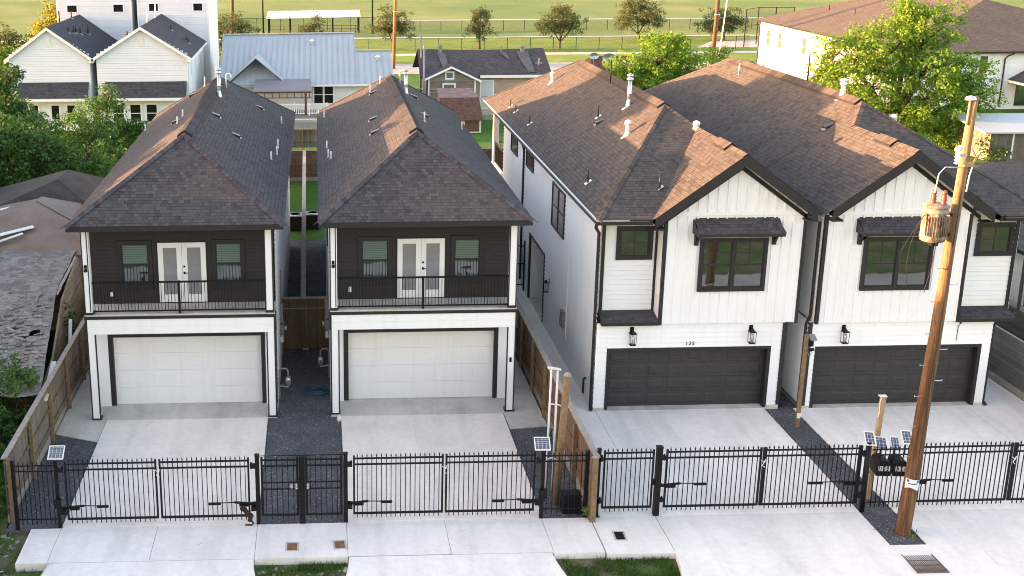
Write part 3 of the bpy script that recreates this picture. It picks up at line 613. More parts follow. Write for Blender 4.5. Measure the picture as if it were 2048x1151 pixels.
# rear porch of the 125 house
b=MB();b.box(-.02,19.4,3.35,6.2,23.1,3.6);b.build('porch_floor',M['white'],H3)
b=MB();b.box(.0,22.7,3.6,.28,22.98,6.4);b.box(.0,22.7,0,.28,22.98,3.35);b.build('porch_column',M['white'],H3)
b=MB();b.box(.08,19.4,4.62,.13,22.7,4.67);b.box(.08,19.4,3.68,.13,22.7,3.72)
for i in range(34): b.box(.095,19.5+i*.096,3.7,.115,19.52+i*.096,4.64)
b.box(.28,22.86,4.62,6,22.9,4.67);b.box(.28,22.86,3.68,6,22.9,3.72)
for i in range(50): b.box(.3+i*.112,22.87,3.7,.32+i*.112,22.89,4.64)
b.build('porch_railing',M['metal'],H3)
b=MB();b.box(-.6,12.5,.0,-.55,12.56,2.4);
b=None
t=thing('walkway_gate','tall black gate across the side walkway beyond the entry recess','gate',(15.65,12.9,0));b=MB()
b.box(-.70,-.03,0,-.64,.03,2.2);b.box(.62,-.03,0,.68,.03,2.2);b.build('gate_post',M['metal'],t);b=MB()
for i in range(10): b.box(-.60+i*.13,-.01,.1,-.58+i*.13,.01,2.1)
for z in (.2,1.15,1.95): b.box(-.63,-.015,z,.61,.015,z+.04)
b.build('pickets',M['metal'],t)
# wire and patch left where the second lantern of the right house should hang
b=MB();b.tube([(4.98,-.02,2.96),(4.95,-.03,2.86),(4.90,-.03,2.80),(4.9,-.02,2.3)],.012,5);b.box(4.93,-.03,2.88,5.0,-.012,2.97);b.build('loose_cable',M['gutter'],H4)
# ------------------------------------------------------------------ ground, slabs, lawns
def sheet(name,pts,z,m,th=.0):
    b=MB();b.slab([(x,y,z) for x,y in pts],th) if th else b.poly([(x,y,z) for x,y in pts]);return struct(name,b,M[m])
def rect(x0,y0,x1,y1): return [(x0,y0),(x1,y0),(x1,y1),(x0,y1)]
sheet('ground',rect(-700,-250,900,1500),-.26,'ground')
sheet('lawn',rect(-200,-120,300,-15.9),-.245,'verge')
sheet('field',rect(-400,106,700,1200),-.252,'field')
sheet('verge',rect(-200,97.3,300,105.4),-.248,'verge2')
sheet('verge',rect(-200,107.6,300,125.8),-.246,'verge2')
sheet('path',rect(-200,105.4,300,107.6),-.243,'conc3')
sheet('path',rect(-200,126.4,300,128.2),-.243,'conc3')
sheet('road',rect(-200,88.2,300,97.3),-.244,'street')
sheet('road',rect(-300,-15.6,300,-11.4),-.24,'street')
sheet('yard',rect(-30,35.6,80,88),-.245,'lawn')
sheet('gravel_bed',rect(-1.0,-6.94,14.72,21.7),-.03,'gravel',.25)
sheet('backyard_lawn',rect(-1.0,21.7,14.72,35.3),-.03,'lawn',.25)
sheet('backyard_lawn',rect(14.72,24.9,31,35.3),-.03,'lawn',.25)
sheet('gravel_bed',rect(21.9,-8.70,23.2,24.9),-.03,'gravel',.25)
sheet('soil_bed',rect(14.66,-6.9,16.3,24.9),-.06,'soil',.2)
def slabs(name,rs,z,m,th=.16,gap=.006):
    b=MB()
    for x0,y0,x1,y1 in rs: b.box(x0+gap,y0+gap,z-th,x1-gap,y1-gap,z)
    return struct(name,b,M[m])
sheet('joint_bed',rect(-.32,-8.64,14.63,-6.95),-.02,'joint',.22);sheet('joint_bed',rect(14.67,-8.78,21.85,-.1),-.02,'joint',.22);sheet('joint_bed',rect(23.2,-8.7,30.9,24),-.02,'joint',.22)
slabs('sidewalk',[(-.34,-8.66,.46,-6.93),(.46,-8.66,3.02,-6.93),(3.02,-8.66,5.68,-6.93),(5.68,-8.66,8.06,-6.93),(8.06,-8.64,10.70,-6.93),(10.70,-8.66,13.32,-6.93),(13.32,-8.72,14.64,-6.93)],0,'conc2',.30)
slabs('sidewalk',[(14.66,-8.82,16.42,-6.96)],.0,'conc2',.32)
slabs('driveway',[(.46,-6.93,5.69,-.02)],-.002,'conc',.12,.006);slabs('driveway',[(8.06,-6.93,13.38,-.02)],-.002,'conc',.12,.006)
slabs('garage_apron',[(-.0,-.02,5.99,1.16)],.006,'conc3',.14,.0);slabs('garage_apron',[(7.75,-.02,13.74,1.3)],.006,'conc3',.14,0)
sheet('side_path',[(-.98,-1.0),(.45,-1.62),(.45,-.03),(-.01,-.03),(-.01,8),(-.98,8)],-.004,'conc3',.1)
sheet('side_path',[(13.42,-1.22),(14.64,-1.05),(14.64,21.5),(13.75,21.5),(13.75,-.03),(13.40,-.03)],-.004,'conc3',.1)
slabs('driveway',[(16.43,-6.96,22.04,-.0),(16.43,-8.76,22.04,-6.96)],-.002,'conc2',.2,.006)
slabs('walkway',[(14.92,-6.96,16.43,1.9),(14.92,1.9,16.43,5.2),(14.92,5.2,16.43,8.6),(14.92,8.6,16.43,24.5)],-.004,'conc2',.12,.006)
slabs('driveway',[(23.0,-6.96,28.72,-.02),(23.0,-8.76,28.72,-6.96),(28.72,-8.76,30.9,-6.96),(28.72,-6.96,30.9,.0)],-.002,'conc2',.2,.006)
slabs('walkway',[(29.4,.0,30.9,24)],-.006,'conc2',.12,.006);slabs('garage_apron',[(16.40,-.02,22.5,.4),(23.25,-.1,29.3,.4)],.012,'conc3',.1,.01)
# aprons that run down to the street, with flared kerb edges
def apron(x0,x1,left=True,right=True,fl=.75,y0=-8.67,y1=-11.5,m='conc2',dz=.21):
    b=MB();n=8
    def zz(t): return -.002-dz*(t**1.15)
    for i in range(n):
        a=i/n;c=(i+1)/n;ya=y0+(y1-y0)*a;yb=y0+(y1-y0)*c
        def ex(t): return fl*t**1.7
        xa0=x0-(ex(a) if left else 0);xb0=x0-(ex(c) if left else 0);xa1=x1+(ex(a) if right else 0);xb1=x1+(ex(c) if right else 0)
        b.poly([(xa0+.2,ya,zz(a)),(xb0+.2,yb,zz(c)),(xb1-.2,yb,zz(c)),(xa1-.2,ya,zz(a))])
        for s,u,v,on in ((1,xa0,xb0,left),(-1,xa1,xb1,right)):
            k=.012 if on else 0
            za=zz(a)+(.10*math.sin(min(1,a*1.6)*math.pi*.5) if on else 0);zb=zz(c)+(.10*math.sin(min(1,c*1.6)*math.pi*.5) if on else 0)
            q=[((u+s*.2,ya,zz(a)),(v+s*.2,yb,zz(c))),((u+s*.12,ya,za*.6+zz(a)*.4),(v+s*.12,yb,zb*.6+zz(c)*.4)),((u+s*.05,ya,za),(v+s*.05,yb,zb)),((u,ya,za-.02),(v,yb,zb-.02)),((u,ya,-.4),(v,yb,-.4))]
            for (p0,p1),(p2,p3) in zip(q,q[1:]): b.poly([p0,p1,p3,p2])
    return struct('driveway_apron',b,M[m])
apron(.48,5.66);apron(8.08,13.28);apron(16.42,31,True,False,dz=.09)
sheet('grass_strip',rect(5.4,-11.4,8.4,-8.66),-.19,'verge');sheet('grass_strip',rect(13.0,-11.4,16.8,-8.68),-.17,'verge');sheet('grass_strip',rect(-6,-11.4,.7,-8.7),-.20,'verge');sheet('grass_strip',[(-14,-8.7),(-.33,-8.7),(-.33,-6.9),(-1.1,-6.6),(-1.1,9),(-14,9)],-.14,'verge')
# loose stones and rubble at the edges
def blades(name,areas,n,h0,h1,m,w=.012):
    V=[];Fc=[]
    for (x0,y0,x1,y1,z,dens) in areas:
        k=int(n*dens*(x1-x0)*(y1-y0))
        if k<=0: continue
        px=rng.uniform(x0,x1,k);py=rng.uniform(y0,y1,k)
        keep=(np.sin(px*5.1+py*3.3)+np.sin(px*2.3-py*6.1)+rng.normal(0,.6,k))>-.5
        px=px[keep];py=py[keep];k=len(px)
        a=rng.uniform(0,6.28,k);h=rng.uniform(h0,h1,k);ln=rng.normal(0,.45,(k,2))*h[:,None]
        dx=np.cos(a)*w;dy=np.sin(a)*w
        b=len(V)*0+sum(len(q) for q in V)
        v=np.empty((k,3,3));v[:,0]=np.stack([px-dx,py-dy,np.full(k,z)],1);v[:,1]=np.stack([px+dx,py+dy,np.full(k,z)],1);v[:,2]=np.stack([px+ln[:,0],py+ln[:,1],z+h],1)
        V.append(v.reshape(-1,3))
    v=np.concatenate(V);me=bpy.data.meshes.new(name);k=len(v)//3
    me.vertices.add(len(v));me.vertices.foreach_set('co',v.ravel().astype(np.float32));me.loops.add(len(v));me.loops.foreach_set('vertex_index',np.arange(len(v),dtype=np.int32))
    me.polygons.add(k);me.polygons.foreach_set('loop_start',np.arange(0,len(v),3,dtype=np.int32));me.polygons.foreach_set('loop_total',np.full(k,3,np.int32));me.update();me.validate();me.materials.append(M[m])
    o=bpy.data.objects.new(name,me);COL.objects.link(o);return o
M['blade']=leafmat('grass_blade',(.035,.08,.012),(.06,.13,.02),(.12,.17,.045),.3)
M['drygrass']=leafmat('dry_blade',(.12,.11,.045),(.19,.16,.08),(.26,.21,.12),.2)
tag(blades('grass',[(5.75,-9.95,7.95,-8.74,-.19,.55),(6.8,-9.0,8.0,-8.72,-.19,1.6),(13.5,-9.95,16.3,-8.78,-.17,1.3),(-1.6,-9.9,.35,-8.72,-.2,.35),(-2.4,-6.5,-1.08,4,-.14,1.0),(-2.4,-9.0,-.4,-6.5,-.16,.55)],900,.05,.15,'blade'),'short green grass growing in patches on the verges','grass',None,'stuff')
tag(blades('dry_grass',[(5.75,-9.95,7.95,-8.74,-.19,1),(-2.4,-9.9,-.3,-6.6,-.18,1.0),(13.5,-9.95,16.3,-8.78,-.17,.25)],600,.03,.09,'drygrass'),'dry tan grass scattered over the bare verge soil','dry grass',None,'stuff')
M['rock']=island('pale_rubble',[(.20,.18,.155),(.30,.275,.25),(.40,.375,.35)])
def stones(name,areas,n,r0,r1,m,label,cat):
    b=MB()
    for _ in range(n):
        x0,y0,x1,y1,z=random.choice(areas);x=random.uniform(x0,x1);y=random.uniform(y0,y1);r=random.uniform(r0,r1)
        k=len(b.v);pts=[Vector((random.gauss(0,1),random.gauss(0,1),random.gauss(0,.6))).normalized()*r*random.uniform(.7,1.2) for _ in range(3)]
        for d in ((1,0,0),(-1,0,0),(0,1,0),(0,-1,0),(0,0,.7),(0,0,-.5)): b.v.append((x+d[0]*r*random.uniform(.6,1.3),y+d[1]*r*random.uniform(.6,1.3),z+d[2]*r*random.uniform(.6,1.2)))
        for f in ((0,2,4),(2,1,4),(1,3,4),(3,0,4),(2,0,5),(1,2,5),(3,1,5),(0,3,5)): b.f.append(tuple(k+i for i in f))
    return tag(b.build(name,M[m]),label,cat,None,'stuff')
stones('rubble',[(-1.1,-8.9,-.55,-6.9,-.14),(-.9,-9.6,-.2,-8.2,-.19),(5.8,-9.8,7.9,-8.8,-.18),(7.8,-9.6,8.02,-8.75,-.17)],80,.02,.09,'rock','pale broken rubble lying on the verge beside the sidewalk','rubble')
stones('pebbles',[(22.1,-8.6,22.95,-6.4,-.03),(22.1,-8.6,22.95,-6.9,-.03),(5.8,-6.7,8,-.2,-.03),(-.8,-6.6,.4,-1.6,-.03)],70,.012,.03,'rock','white pebbles and scraps strewn over the black gravel','pebbles')

M['rockdark']=island('dark_gravel_stone',[(.03,.032,.038),(.07,.075,.085),(.12,.125,.135)])
ed=[(5.66,-6.6,5.74,-.1,-.012),(8.0,-6.6,8.12,-.1,-.012),(.40,-6.6,.52,-1.7,-.012),(13.32,-6.6,13.46,-1.4,-.012),(21.96,-8.6,22.1,-.1,-.012),(22.94,-8.6,23.06,-.1,-.012),(5.8,-6.98,8,-6.88,-.008),(6.0,-1,7.7,5.5,-.025),(22.1,-8.6,22.95,-1,-.025),(5.8,-6.8,8,-.5,-.025),(-.8,-6.7,.3,-1.8,-.025),(13.5,-6.8,14.5,-1.5,-.025)]
stones('loose_gravel',ed*1,1500,.012,.032,'rockdark','dark gravel stones scattered over the strips and onto the concrete edges','gravel')
# ------------------------------------------------------------------ black metal fence along the street
YF=-6.88
def pickets(mb,x0,x1,y,z0=.12,z1=1.97,step=.128,zj=None):
    n=max(1,int(round((x1-x0)/step)))
    for i in range(n):
        x=x0+(i+.5)*(x1-x0)/n;mb.box(x-.010,y-.010,z0,x+.010,y+.010,z1-.07)
        k=len(mb.v);zt=z1-.07;mb.v+=[(x-.018,y-.018,zt),(x+.018,y-.018,zt),(x+.018,y+.018,zt),(x-.018,y+.018,zt),(x,y,z1+.02)]
        mb.f+=[(k,k+1,k+4),(k+1,k+2,k+4),(k+2,k+3,k+4),(k+3,k,k+4),(k+3,k+2,k+1,k)]
def rails(mb,x0,x1,y,zs,t=.032):
    for z in zs: mb.box(x0,y-t/2,z-t/2,x1,y+t/2,z+t/2)
def fence_panel(x0,x1,label,posts,step=.128,z1=1.93):
    t=thing('metal_fence',label,'fence',((x0+x1)/2,YF,0),0,'black metal fence panels by the street');c=(x0+x1)/2
    m=MB();rails(m,x0-c,x1-c,0,(1.82,1.66,.26));pickets(m,x0-c+.05,x1-c-.05,0,.10,z1,step);m.build('picket_panel',M['metal'],t)
    for px,pw,pz in posts:
        p=MB();p.box(px-c-pw/2,-pw/2,-.05,px-c+pw/2,pw/2,pz);p.box(px-c-pw/2-.008,-pw/2-.008,pz,px-c+pw/2+.008,pw/2+.008,pz+.02);p.build('post',M['metal'],t)
    return t
def gate_leaf(x0,x1,label,group='gate leaves of the driveways',sx=.05,hinge=None,y=YF,step=.128,top=1.98):
    c=(x0+x1)/2;t=thing('metal_gate',label,'gate',(c,y,0),0,group);m=MB();a=x0-c;b=x1-c
    m.box(a,-.025,.22,a+sx,.025,1.93);m.box(b-sx,-.025,.22,b,.025,1.93)
    m.box(a+sx,-.024,.22,b-sx,.024,.27);m.box(a+sx,-.02,1.83,b-sx,.02,1.87);m.box(a+sx,-.019,1.66,b-sx,.019,1.70);m.build('gate_frame',M['metal'],t)
    p=MB();pickets(p,a+sx,b-sx,-.0,.12,top,step);p.build('pickets',M['metal'],t)
    if hinge:
        xe=a if hinge<0 else b
        for z in (1.70,.46): h=MB();h.box(xe+hinge*.16,-.045,z-.07,xe+hinge*.02,.045,z+.05);h.cyl((xe+hinge*.05,0,z-.09),(xe+hinge*.05,0,z+.09),.025,n=8);h.build('hinge',M['metal'],t)
    return t
def gate_post(x,label,w=.11,z=2.0,y=YF):
    t=thing('gate_post',label,'gate post',(x,y,0),0,'black steel gate posts');m=MB();m.box(-w/2,-w/2,-.05,w/2,w/2,z);m.build('post',M['metal'],t);m=MB();m.box(-w/2-.01,-w/2-.01,z,w/2+.01,w/2+.01,z+.02);m.build('post_cap',M['metal'],t);return t
def gate_arm(xp,xe,z,label,y=YF+.09):
    # linear gate opener: fat motor end near the post, thin rod to a bracket on the gate
    t=thing('gate_opener',label,'gate opener',(xp,y,z),0,'gate opener arms');s=1 if xe>xp else -1;L=abs(xe-xp);m=MB()
    m.tube([(0,0,-.02),(s*.05,0,-.02),(s*.12,0,-.01),(s*.32*L,0,.02),(s*.42*L,0,.03)],.05,8,.03);m.box(s*.08,-.04,-.08,s*.30*L,.04,.0);m.build('motor_body',M['metal'],t)
    m=MB();m.cyl((s*.4*L,0,.03),(s*.92*L,0,.01),.014,n=8);m.build('rod',M['metal'],t)
    m=MB();m.box(s*.72*L,-.03,-.03,s*L,.02,.03);m.box(-s*.12,-.05,-.05,s*.0,.03,.03);m.build('bracket',M['metal'],t);return t
fence_panel(-.66,.42,'short black picket panel in front of the left wooden fence',[(-.70,.09,1.97),(.43,.10,1.95)])
gate_leaf(.64,3.06,'black picket gate leaf on the far left driveway',hinge=-1);gate_leaf(3.12,5.50,'black picket gate leaf with the brown bundle at its corner',hinge=1)
gate_post(5.71,'black gate post between left driveway and the gravel strip')
def walk_gate(x0,x1,label,knob):
    t=gate_leaf(x0,x1,label,'narrow gate leaves over the gravel',.06,None,YF,.15,1.93);m=MB();a=-(x1-x0)/2;m.box(a+.06,-.016,1.18,-a-.06,.016,1.21);m.box(a+.06,-.016,.99,-a-.06,.016,1.02);m.build('middle_rails',M['metal'],t)
    k=MB();xk=a+.06 if knob<0 else -a-.06
    for z in (1.14,1.06): k.lathe((xk,-.075,z-.03),[(.01,0),(.03,.01),(.035,.03),(.03,.05),(.01,.06)],10)
    k.box(xk-.02,-.05,1.02,xk+.02,-.02,1.18)
    if knob>0: k.box(xk-.16,-.05,1.04,xk-.10,-.02,1.15)
    k.build('door_knob',M['galv'],t);return t
walk_gate(5.80,6.80,'narrow picket gate leaf with silver keypad over the gravel',1);walk_gate(6.98,7.96,'narrow picket gate leaf without keypad over the gravel',-1)
t=thing('gate_post','thick black centre post of the gravel gate',"gate post",(6.89,YF-.02,0));m=MB();m.box(-.08,-.05,-.05,.08,.05,1.94);m.build('post',M['metal'],t);m=MB();m.box(-1.2,.03,1.955,1.15,.045,1.975);m.build('top_bar',M['metal'],t)
gate_post(8.05,'black gate post on the right of the gravel strip')
gate_leaf(8.25,10.66,'black picket gate leaf on the left of the second driveway',hinge=-1);gate_leaf(10.71,13.12,'black picket gate leaf next to the second white framed solar panel',hinge=1)
fence_panel(13.32,14.50,'short black picket panel in front of the black plastic crate',[(13.32,.10,1.95),(14.51,.10,1.93)],.16)
gate_post(14.83,'slim black gate post against the brown wooden fence',.09,1.97,-6.85)
gate_leaf(14.96,16.32,'narrow black picket gate leaf across the concrete walkway','walkway gate',.045,-1,-6.85)
t=gate_post(16.45,'thick black gate post with a lock box beside the walkway gate',.15,2.0,-6.85);m=MB();m.box(-.16,-.03,.90,-.085,.04,1.06);m.build('lock_box',M['metal'],t)
gate_leaf(16.64,19.23,'black picket gate leaf beside the thick gate post',hinge=-1,y=-6.85,sx=.05);gate_leaf(19.26,21.96,'black picket gate leaf next to the double solar panels',hinge=1,y=-6.85,sx=.10)
t=thing('gate_post','round black gate post carrying a tilted solar panel','gate post',(22.12,-6.85,0));m=MB();m.cyl((0,0,-.05),(0,0,1.98),.075,n=14);m.build('post',M['metal'],t,True);m=MB();m.lathe((0,0,1.96),[(.078,0),(.08,.03),(.03,.06)],14);m.build('post_cap',M['metal'],t)
fence_panel(22.22,23.44,'black picket panel in front of the mailboxes',[(23.42,.10,1.95)])
gate_leaf(23.58,26.08,'black picket gate leaf behind the utility pole',hinge=-1,y=-6.85);gate_leaf(26.12,28.75,'black picket gate leaf at the far right edge',hinge=1,y=-6.85,sx=.1)
for a in ((.62,1.72,.55,'gate opener arm nearest the left wooden fence'),(5.55,4.38,.56,'gate opener arm above the brown bundle'),(8.2,9.3,.52,'gate opener arm at the left of the second driveway'),(13.15,12.0,.48,'gate opener arm at the right of the second driveway'),(16.6,17.8,.86,'gate opener arm beside the thick post with the lock box'),(22.0,20.6,.82,'gate opener arm beside the round solar post'),(23.5,24.6,.82,'gate opener arm behind the utility pole')): gate_arm(*a)
# chain ties at the middle of each pair of leaves
for x,z,lb in ((3.08,1.60,'white plastic tie hanging on the left driveway gate'),(10.68,1.55,'white plastic tie hanging on the second driveway gate'),(19.25,1.55,'white plastic tie on the third driveway gate'),(26.1,1.5,'white plastic tie on the rightmost gate')):
    m=MB();m.tube([(x-.06,-6.93,z+.05),(x+.04,-6.94,z-.02),(x+.06,-6.93,z+.07),(x-.02,-6.94,z-.10),(x+.05,-6.93,z-.16)],.012,5);tag(m.build('tie',M['pvc']),lb,'tie')
# control boxes hung on posts
for x,z,lb in ((.42,.74,'black control box on the post under the left solar panel'),(13.32,.74,'black control box on the post under the second solar panel')):
    t=thing('control_box',lb,'control box',(x,YF-.06,z));m=MB();m.box(-.10,-.06,-.12,.10,.03,.12);m.build('box',M['metal'],t);m=MB();m.box(-.11,-.07,.12,.11,.04,.14);m.build('lid',M['metal'],t);MB().tube([(.05,0,-.12),(.09,.02,-.3),(.2,.05,-.33),(.3,.08,-.25)],.01,5).build('cable',M['metal'],t)
def solar(x,y,z,w,l,label,tilt=32,yaw=0,group='small solar panels over the gates',rows=6,cols=4,stem=.25,rollx=0):
    t=thing('solar_panel',label,'solar panel',(x,y,z),R(yaw),group);ct,st=math.cos(R(tilt)),math.sin(R(tilt));nrm=Vector((0,-st,ct))
    def P(a,b,k): return Vector((a,b*ct,b*st))+nrm*k
    m=MB();e=.028
    for a0,a1,b0,b1 in ((-w/2,w/2,-l/2,-l/2+e),(-w/2,w/2,l/2-e,l/2),(-w/2,-w/2+e,-l/2+e,l/2-e),(w/2-e,w/2,-l/2+e,l/2-e)): m.prism([P(a0,b0,-.012),P(a1,b0,-.012),P(a1,b1,-.012),P(a0,b1,-.012)],nrm*.030)
    for i in range(1,rows): m.prism([P(-w/2+e,-l/2+l*i/rows-.003,.008),P(w/2-e,-l/2+l*i/rows-.003,.008),P(w/2-e,-l/2+l*i/rows+.003,.008),P(-w/2+e,-l/2+l*i/rows+.003,.008)],nrm*.004)
    for i in range(1,cols): m.prism([P(-w/2+w*i/cols-.003,-l/2+e,.0085),P(-w/2+w*i/cols+.003,-l/2+e,.0085),P(-w/2+w*i/cols+.003,l/2-e,.0085),P(-w/2+w*i/cols-.003,l/2-e,.0085)],nrm*.004)
    m.build('panel_frame',M['pvc'],t);m=MB();m.prism([P(-w/2+.01,-l/2+.01,-.008),P(w/2-.01,-l/2+.01,-.008),P(w/2-.01,l/2-.01,-.008),P(-w/2+.01,l/2-.01,-.008)],nrm*.017);m.build('cells',M['solar'],t)
    m=MB();m.cyl((0,.02,-stem),(0,.02,-.02),.018,n=8);m.bar((0,.02,-.06),P(0,l*.25,-.012),.02,.02);m.build('mount',M['metal'],t);return t
solar(.47,YF,2.18,.41,.43,'square solar panel by the left wooden fence',30);solar(13.28,YF,2.17,.42,.42,'square solar panel by the white pipe frame',30,-4)
g='solar panels clustered over the mailboxes'
solar(22.17,-6.75,2.08,.27,.44,'upper left solar panel of the mailbox cluster',32,-12,g,4,3,.2);solar(22.57,-6.62,1.87,.30,.42,'wide solar panel above the left mailbox',32,-14,g,4,3,.5);solar(22.95,-6.62,1.86,.24,.42,'narrow solar panel above the right mailbox',32,-14,g,4,3,.5);solar(23.22,-6.68,2.06,.27,.44,'solar panel half hidden behind the utility pole',32,-12,g,4,3,.5)
# ------------------------------------------------------------------ timber fences
def wood_fence(name,label,p,q,h,mboard,side,posts=True,cap=.14,group='timber privacy fences',mcap='woodcap',postm='woodpost',step=2.4,capl=0,rail=True,z0=0,kick=True):
    # vertical board fence from p to q; side=+1 puts posts and rails on the left of p->q
    p=Vector((*p,0));q=Vector((*q,0));L=(q-p).length;d=(q-p)/L;n=Vector((-d.y,d.x,0))*side
    t=thing(name,label,'fence',tuple(p),math.atan2(d.y,d.x),group);s=side
    m=MB();m.box(0,-.012*1,z0+(.2 if kick else .03),L,.012,h-.02);m.build('boards',M[mboard],t)
    if kick: MB().box(0,-.018,z0-.05,L,.018,z0+.21).build('kick_board',M[postm] if False else M[mcap],t)
    m=MB();m.box(0,-cap/2,h-.02,L,cap/2,h+.02);m.build('cap_rail',M[mcap],t)
    if rail:
        for z in (.45,1.05,h-.12): MB().box(0,s*.014,z-.04,L,s*.055,z+.05).build('rail',M['woodR'],t)
    if posts:
        k=max(1,int(L/step))
        for i in range(k+1):
            x=min(L-.05,max(.05,i*L/k));b=MB();b.box(x-.05,s*.056,z0-.1,x+.05,s*.15,h-.03);b.build('post',M[postm],t)
    return t
wood_fence('wooden_fence','weathered grey brown board fence along the left edge of the lot',(-1.03,-6.5),(-1.03,21),1.85,'woodL',-1,True,.15,step=2.45)
wood_fence('wooden_fence','tan brown board fence between second driveway and concrete walkway',(14.72,-7.08),(14.80,24),1.85,'woodR',1,True,.17,step=2.2)
t=wood_fence('wooden_fence','narrow alley fence with a wide flat cap between the dark houses',(6.80,6.15),(6.57,35.2),1.9,'woodR',-1,False,.2,rail=False)
wood_fence('wooden_fence','dark brown board fence across the back of the yards',(-1.0,35.3),(31,35.3),1.9,'woodgate',-1,True,.12,step=3)
wood_fence('wooden_fence','low grey board fence behind the back yards',(-4,46),(13.2,46),1.35,'woodgrey',-1,True,.10,step=3,kick=False)
wood_fence('wooden_fence','dark grey stained fence at the right edge beside the concrete walk',(31.0,-4),(31.0,30),1.85,'woodhoriz',1,False,.06,rail=False)
t=thing('end_post','squared golden timber post ending the brown fence','post',(14.66,-7.16,0));MB().box(-.07,-.05,-.1,.07,.05,1.87).build('post',M['woodpost'],t);MB().box(-.08,-.06,1.87,.08,.06,1.89).build('post_cap',M['woodcap'],t)
t=thing('alley_gate','brown double board gate closing the gravel alley','gate',(6.85,6.05,0))
for a,b in ((-.80,-.01),(.01,.80)): MB().box(a,-.02,.06,b,.02,1.68).build('gate_leaf',M['woodgate'],t)
m=MB();m.box(-.90,-.05,1.70,.90,.0,2.06);m.build('header_boards',M['woodgate'],t);MB().box(-.92,-.09,2.06,.92,.06,2.10).build('cap_rail',M['woodcap'],t);MB().box(-.92,-.07,1.67,.92,-.0,1.70).build('ledge',M['woodcap'],t)
for x in (-.89,.81): MB().box(x,-.04,-.05,x+.08,.04,2.05).build('gate_post',M['woodgate'],t)
MB().box(-.1,-.05,.03,.12,-.02,.08).build('drop_bolt',M['galv'],t)
# ------------------------------------------------------------------ utility pole with its transformer
M['polewood']=None
def polewood():
    t=NT('creosote_pole');p=t.obj();g=t.noise(t.scale(p,(9,9,.5)),1.6,6,.65,.4)
    c=t.ramp(g,[(.3,(.030,.016,.009)),(.5,(.11,.057,.027)),(.72,(.215,.125,.066))])
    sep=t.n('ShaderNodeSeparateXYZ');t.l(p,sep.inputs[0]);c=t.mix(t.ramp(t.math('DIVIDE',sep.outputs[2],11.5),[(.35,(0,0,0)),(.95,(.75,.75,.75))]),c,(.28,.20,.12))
    k=t.noise(t.scale(p,(14,14,1.2)),2.,3);c=t.mix(t.ramp(k,[(.63,(0,0,0)),(.68,(1,1,1))]),c,(.05,.028,.015))
    t.bsdf(c,.85,0,t.bump(g,.02,1),.25);return t.m
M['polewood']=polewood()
def pole_at(z): t=z/11.45;return Vector((22.67+.36*t,-8.05+.02*t,z)),.195-.10*t
pl=thing('utility_pole','tall brown timber utility pole standing in the gravel strip','utility pole',(22.67,-8.05,0))
m=MB();pts=[];n=18;k=40
for i in range(k+1):
    z=-.3+11.75*i/k;c,r=pole_at(max(0,z));c=c-Vector((22.67,-8.05,0));c.z=z
    for j in range(n):
        a=2*math.pi*j/n;rr=r*(1+.035*math.sin(3*a+z*1.7)+.02*math.sin(7*a-z*3));m.v.append((c.x+math.cos(a)*rr,c.y+math.sin(a)*rr,c.z+(.05*math.cos(a) if i==k else 0)))
for i in range(k):
    for j in range(n):
        j2=(j+1)%n;m.f.append((i*n+j,i*n+j2,(i+1)*n+j2,(i+1)*n+j))
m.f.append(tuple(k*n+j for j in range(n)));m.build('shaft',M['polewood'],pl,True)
def lp(z): c,r=pole_at(z);return c-Vector((22.67,-8.05,0)),r
m=MB()
for i in range(13):
    z=2.2+i*.42
    if 5.2<z<6.2 and i%2: continue
    c,r=lp(z);s=1 if i%2 else -1;m.tube([c+Vector((s*r*.7,-.05,0)),c+Vector((s*(r+.16),-.08,0)),c+Vector((s*(r+.16),-.08,.04))],.012,5)
m.build('climbing_steps',M['galv'],pl)
m=MB();c,r=lp(11.3);m.cyl(c+Vector((-.12,-.05,-.5)),c+Vector((-.11,-.05,.12)),.03,n=8);o=m.build('ground_conduit',M['woodraw'],pl,True)
m=MB();m.lathe(c+Vector((-.11,-.05,.10)),[(.04,0),(.125,.0),(.13,.03),(.11,.07),(.05,.10),(.01,.11)],16);m.build('lamp_cap',M['galv'],pl,True)
m=MB()
c,r=lp(7.9);m.tube([c+Vector((-.1,-.2,1.9)),c+Vector((-.5,-.22,1.92)),c+Vector((-.62,-.2,1.75)),c+Vector((-.66,-.2,1.3))],.015,6)
c,r=lp(9.7);m.tube([c+Vector((.12,-.1,.55)),c+Vector((.22,-.12,.35)),c+Vector((.10,-.16,-.1)),c+Vector((.05,-.2,-.5))],.018,6);m.build('jumper_wire',M['galv'],pl)
b=MB();c,r=lp(9.9);b.box(c.x-.1,-.20,9.82,c.x+.14,-.11,9.92);b.bar((c.x+.10,-.16,9.85),(c.x+.28,-.16,10.18),.04,.04);b.build('crossarm_bracket',M['woodraw'],pl)
MB().tube([(.02,-.24,2.2),(.06,-.235,4),(.13,-.225,6),(.20,-.20,8),(.24,-.18,9.7)],.012,5).build('ground_wire',M['gutter'],pl)
ins=thing('insulator','white porcelain cutout insulator clamped near the pole top','insulator',(22.72,-8.2,10.1))
m=MB();m.lathe((0,0,-.22),[(.03,0),(.07,.02),(.04,.06),(.075,.10),(.04,.14),(.075,.18),(.04,.22),(.07,.26),(.03,.32)],12);m.build('porcelain_body',M['white'],ins,True)
m=MB();m.cyl((-.02,.02,.12),(-.02,-.1,.20),.07,n=12);m.cyl((-.02,-.04,.16),(-.02,-.11,.21),.04,n=10);m.build('fuse_cup',M['pvc'],ins,True);MB().box(-.02,-.02,-.05,.22,.04,.03).build('clamp',M['galv'],ins)
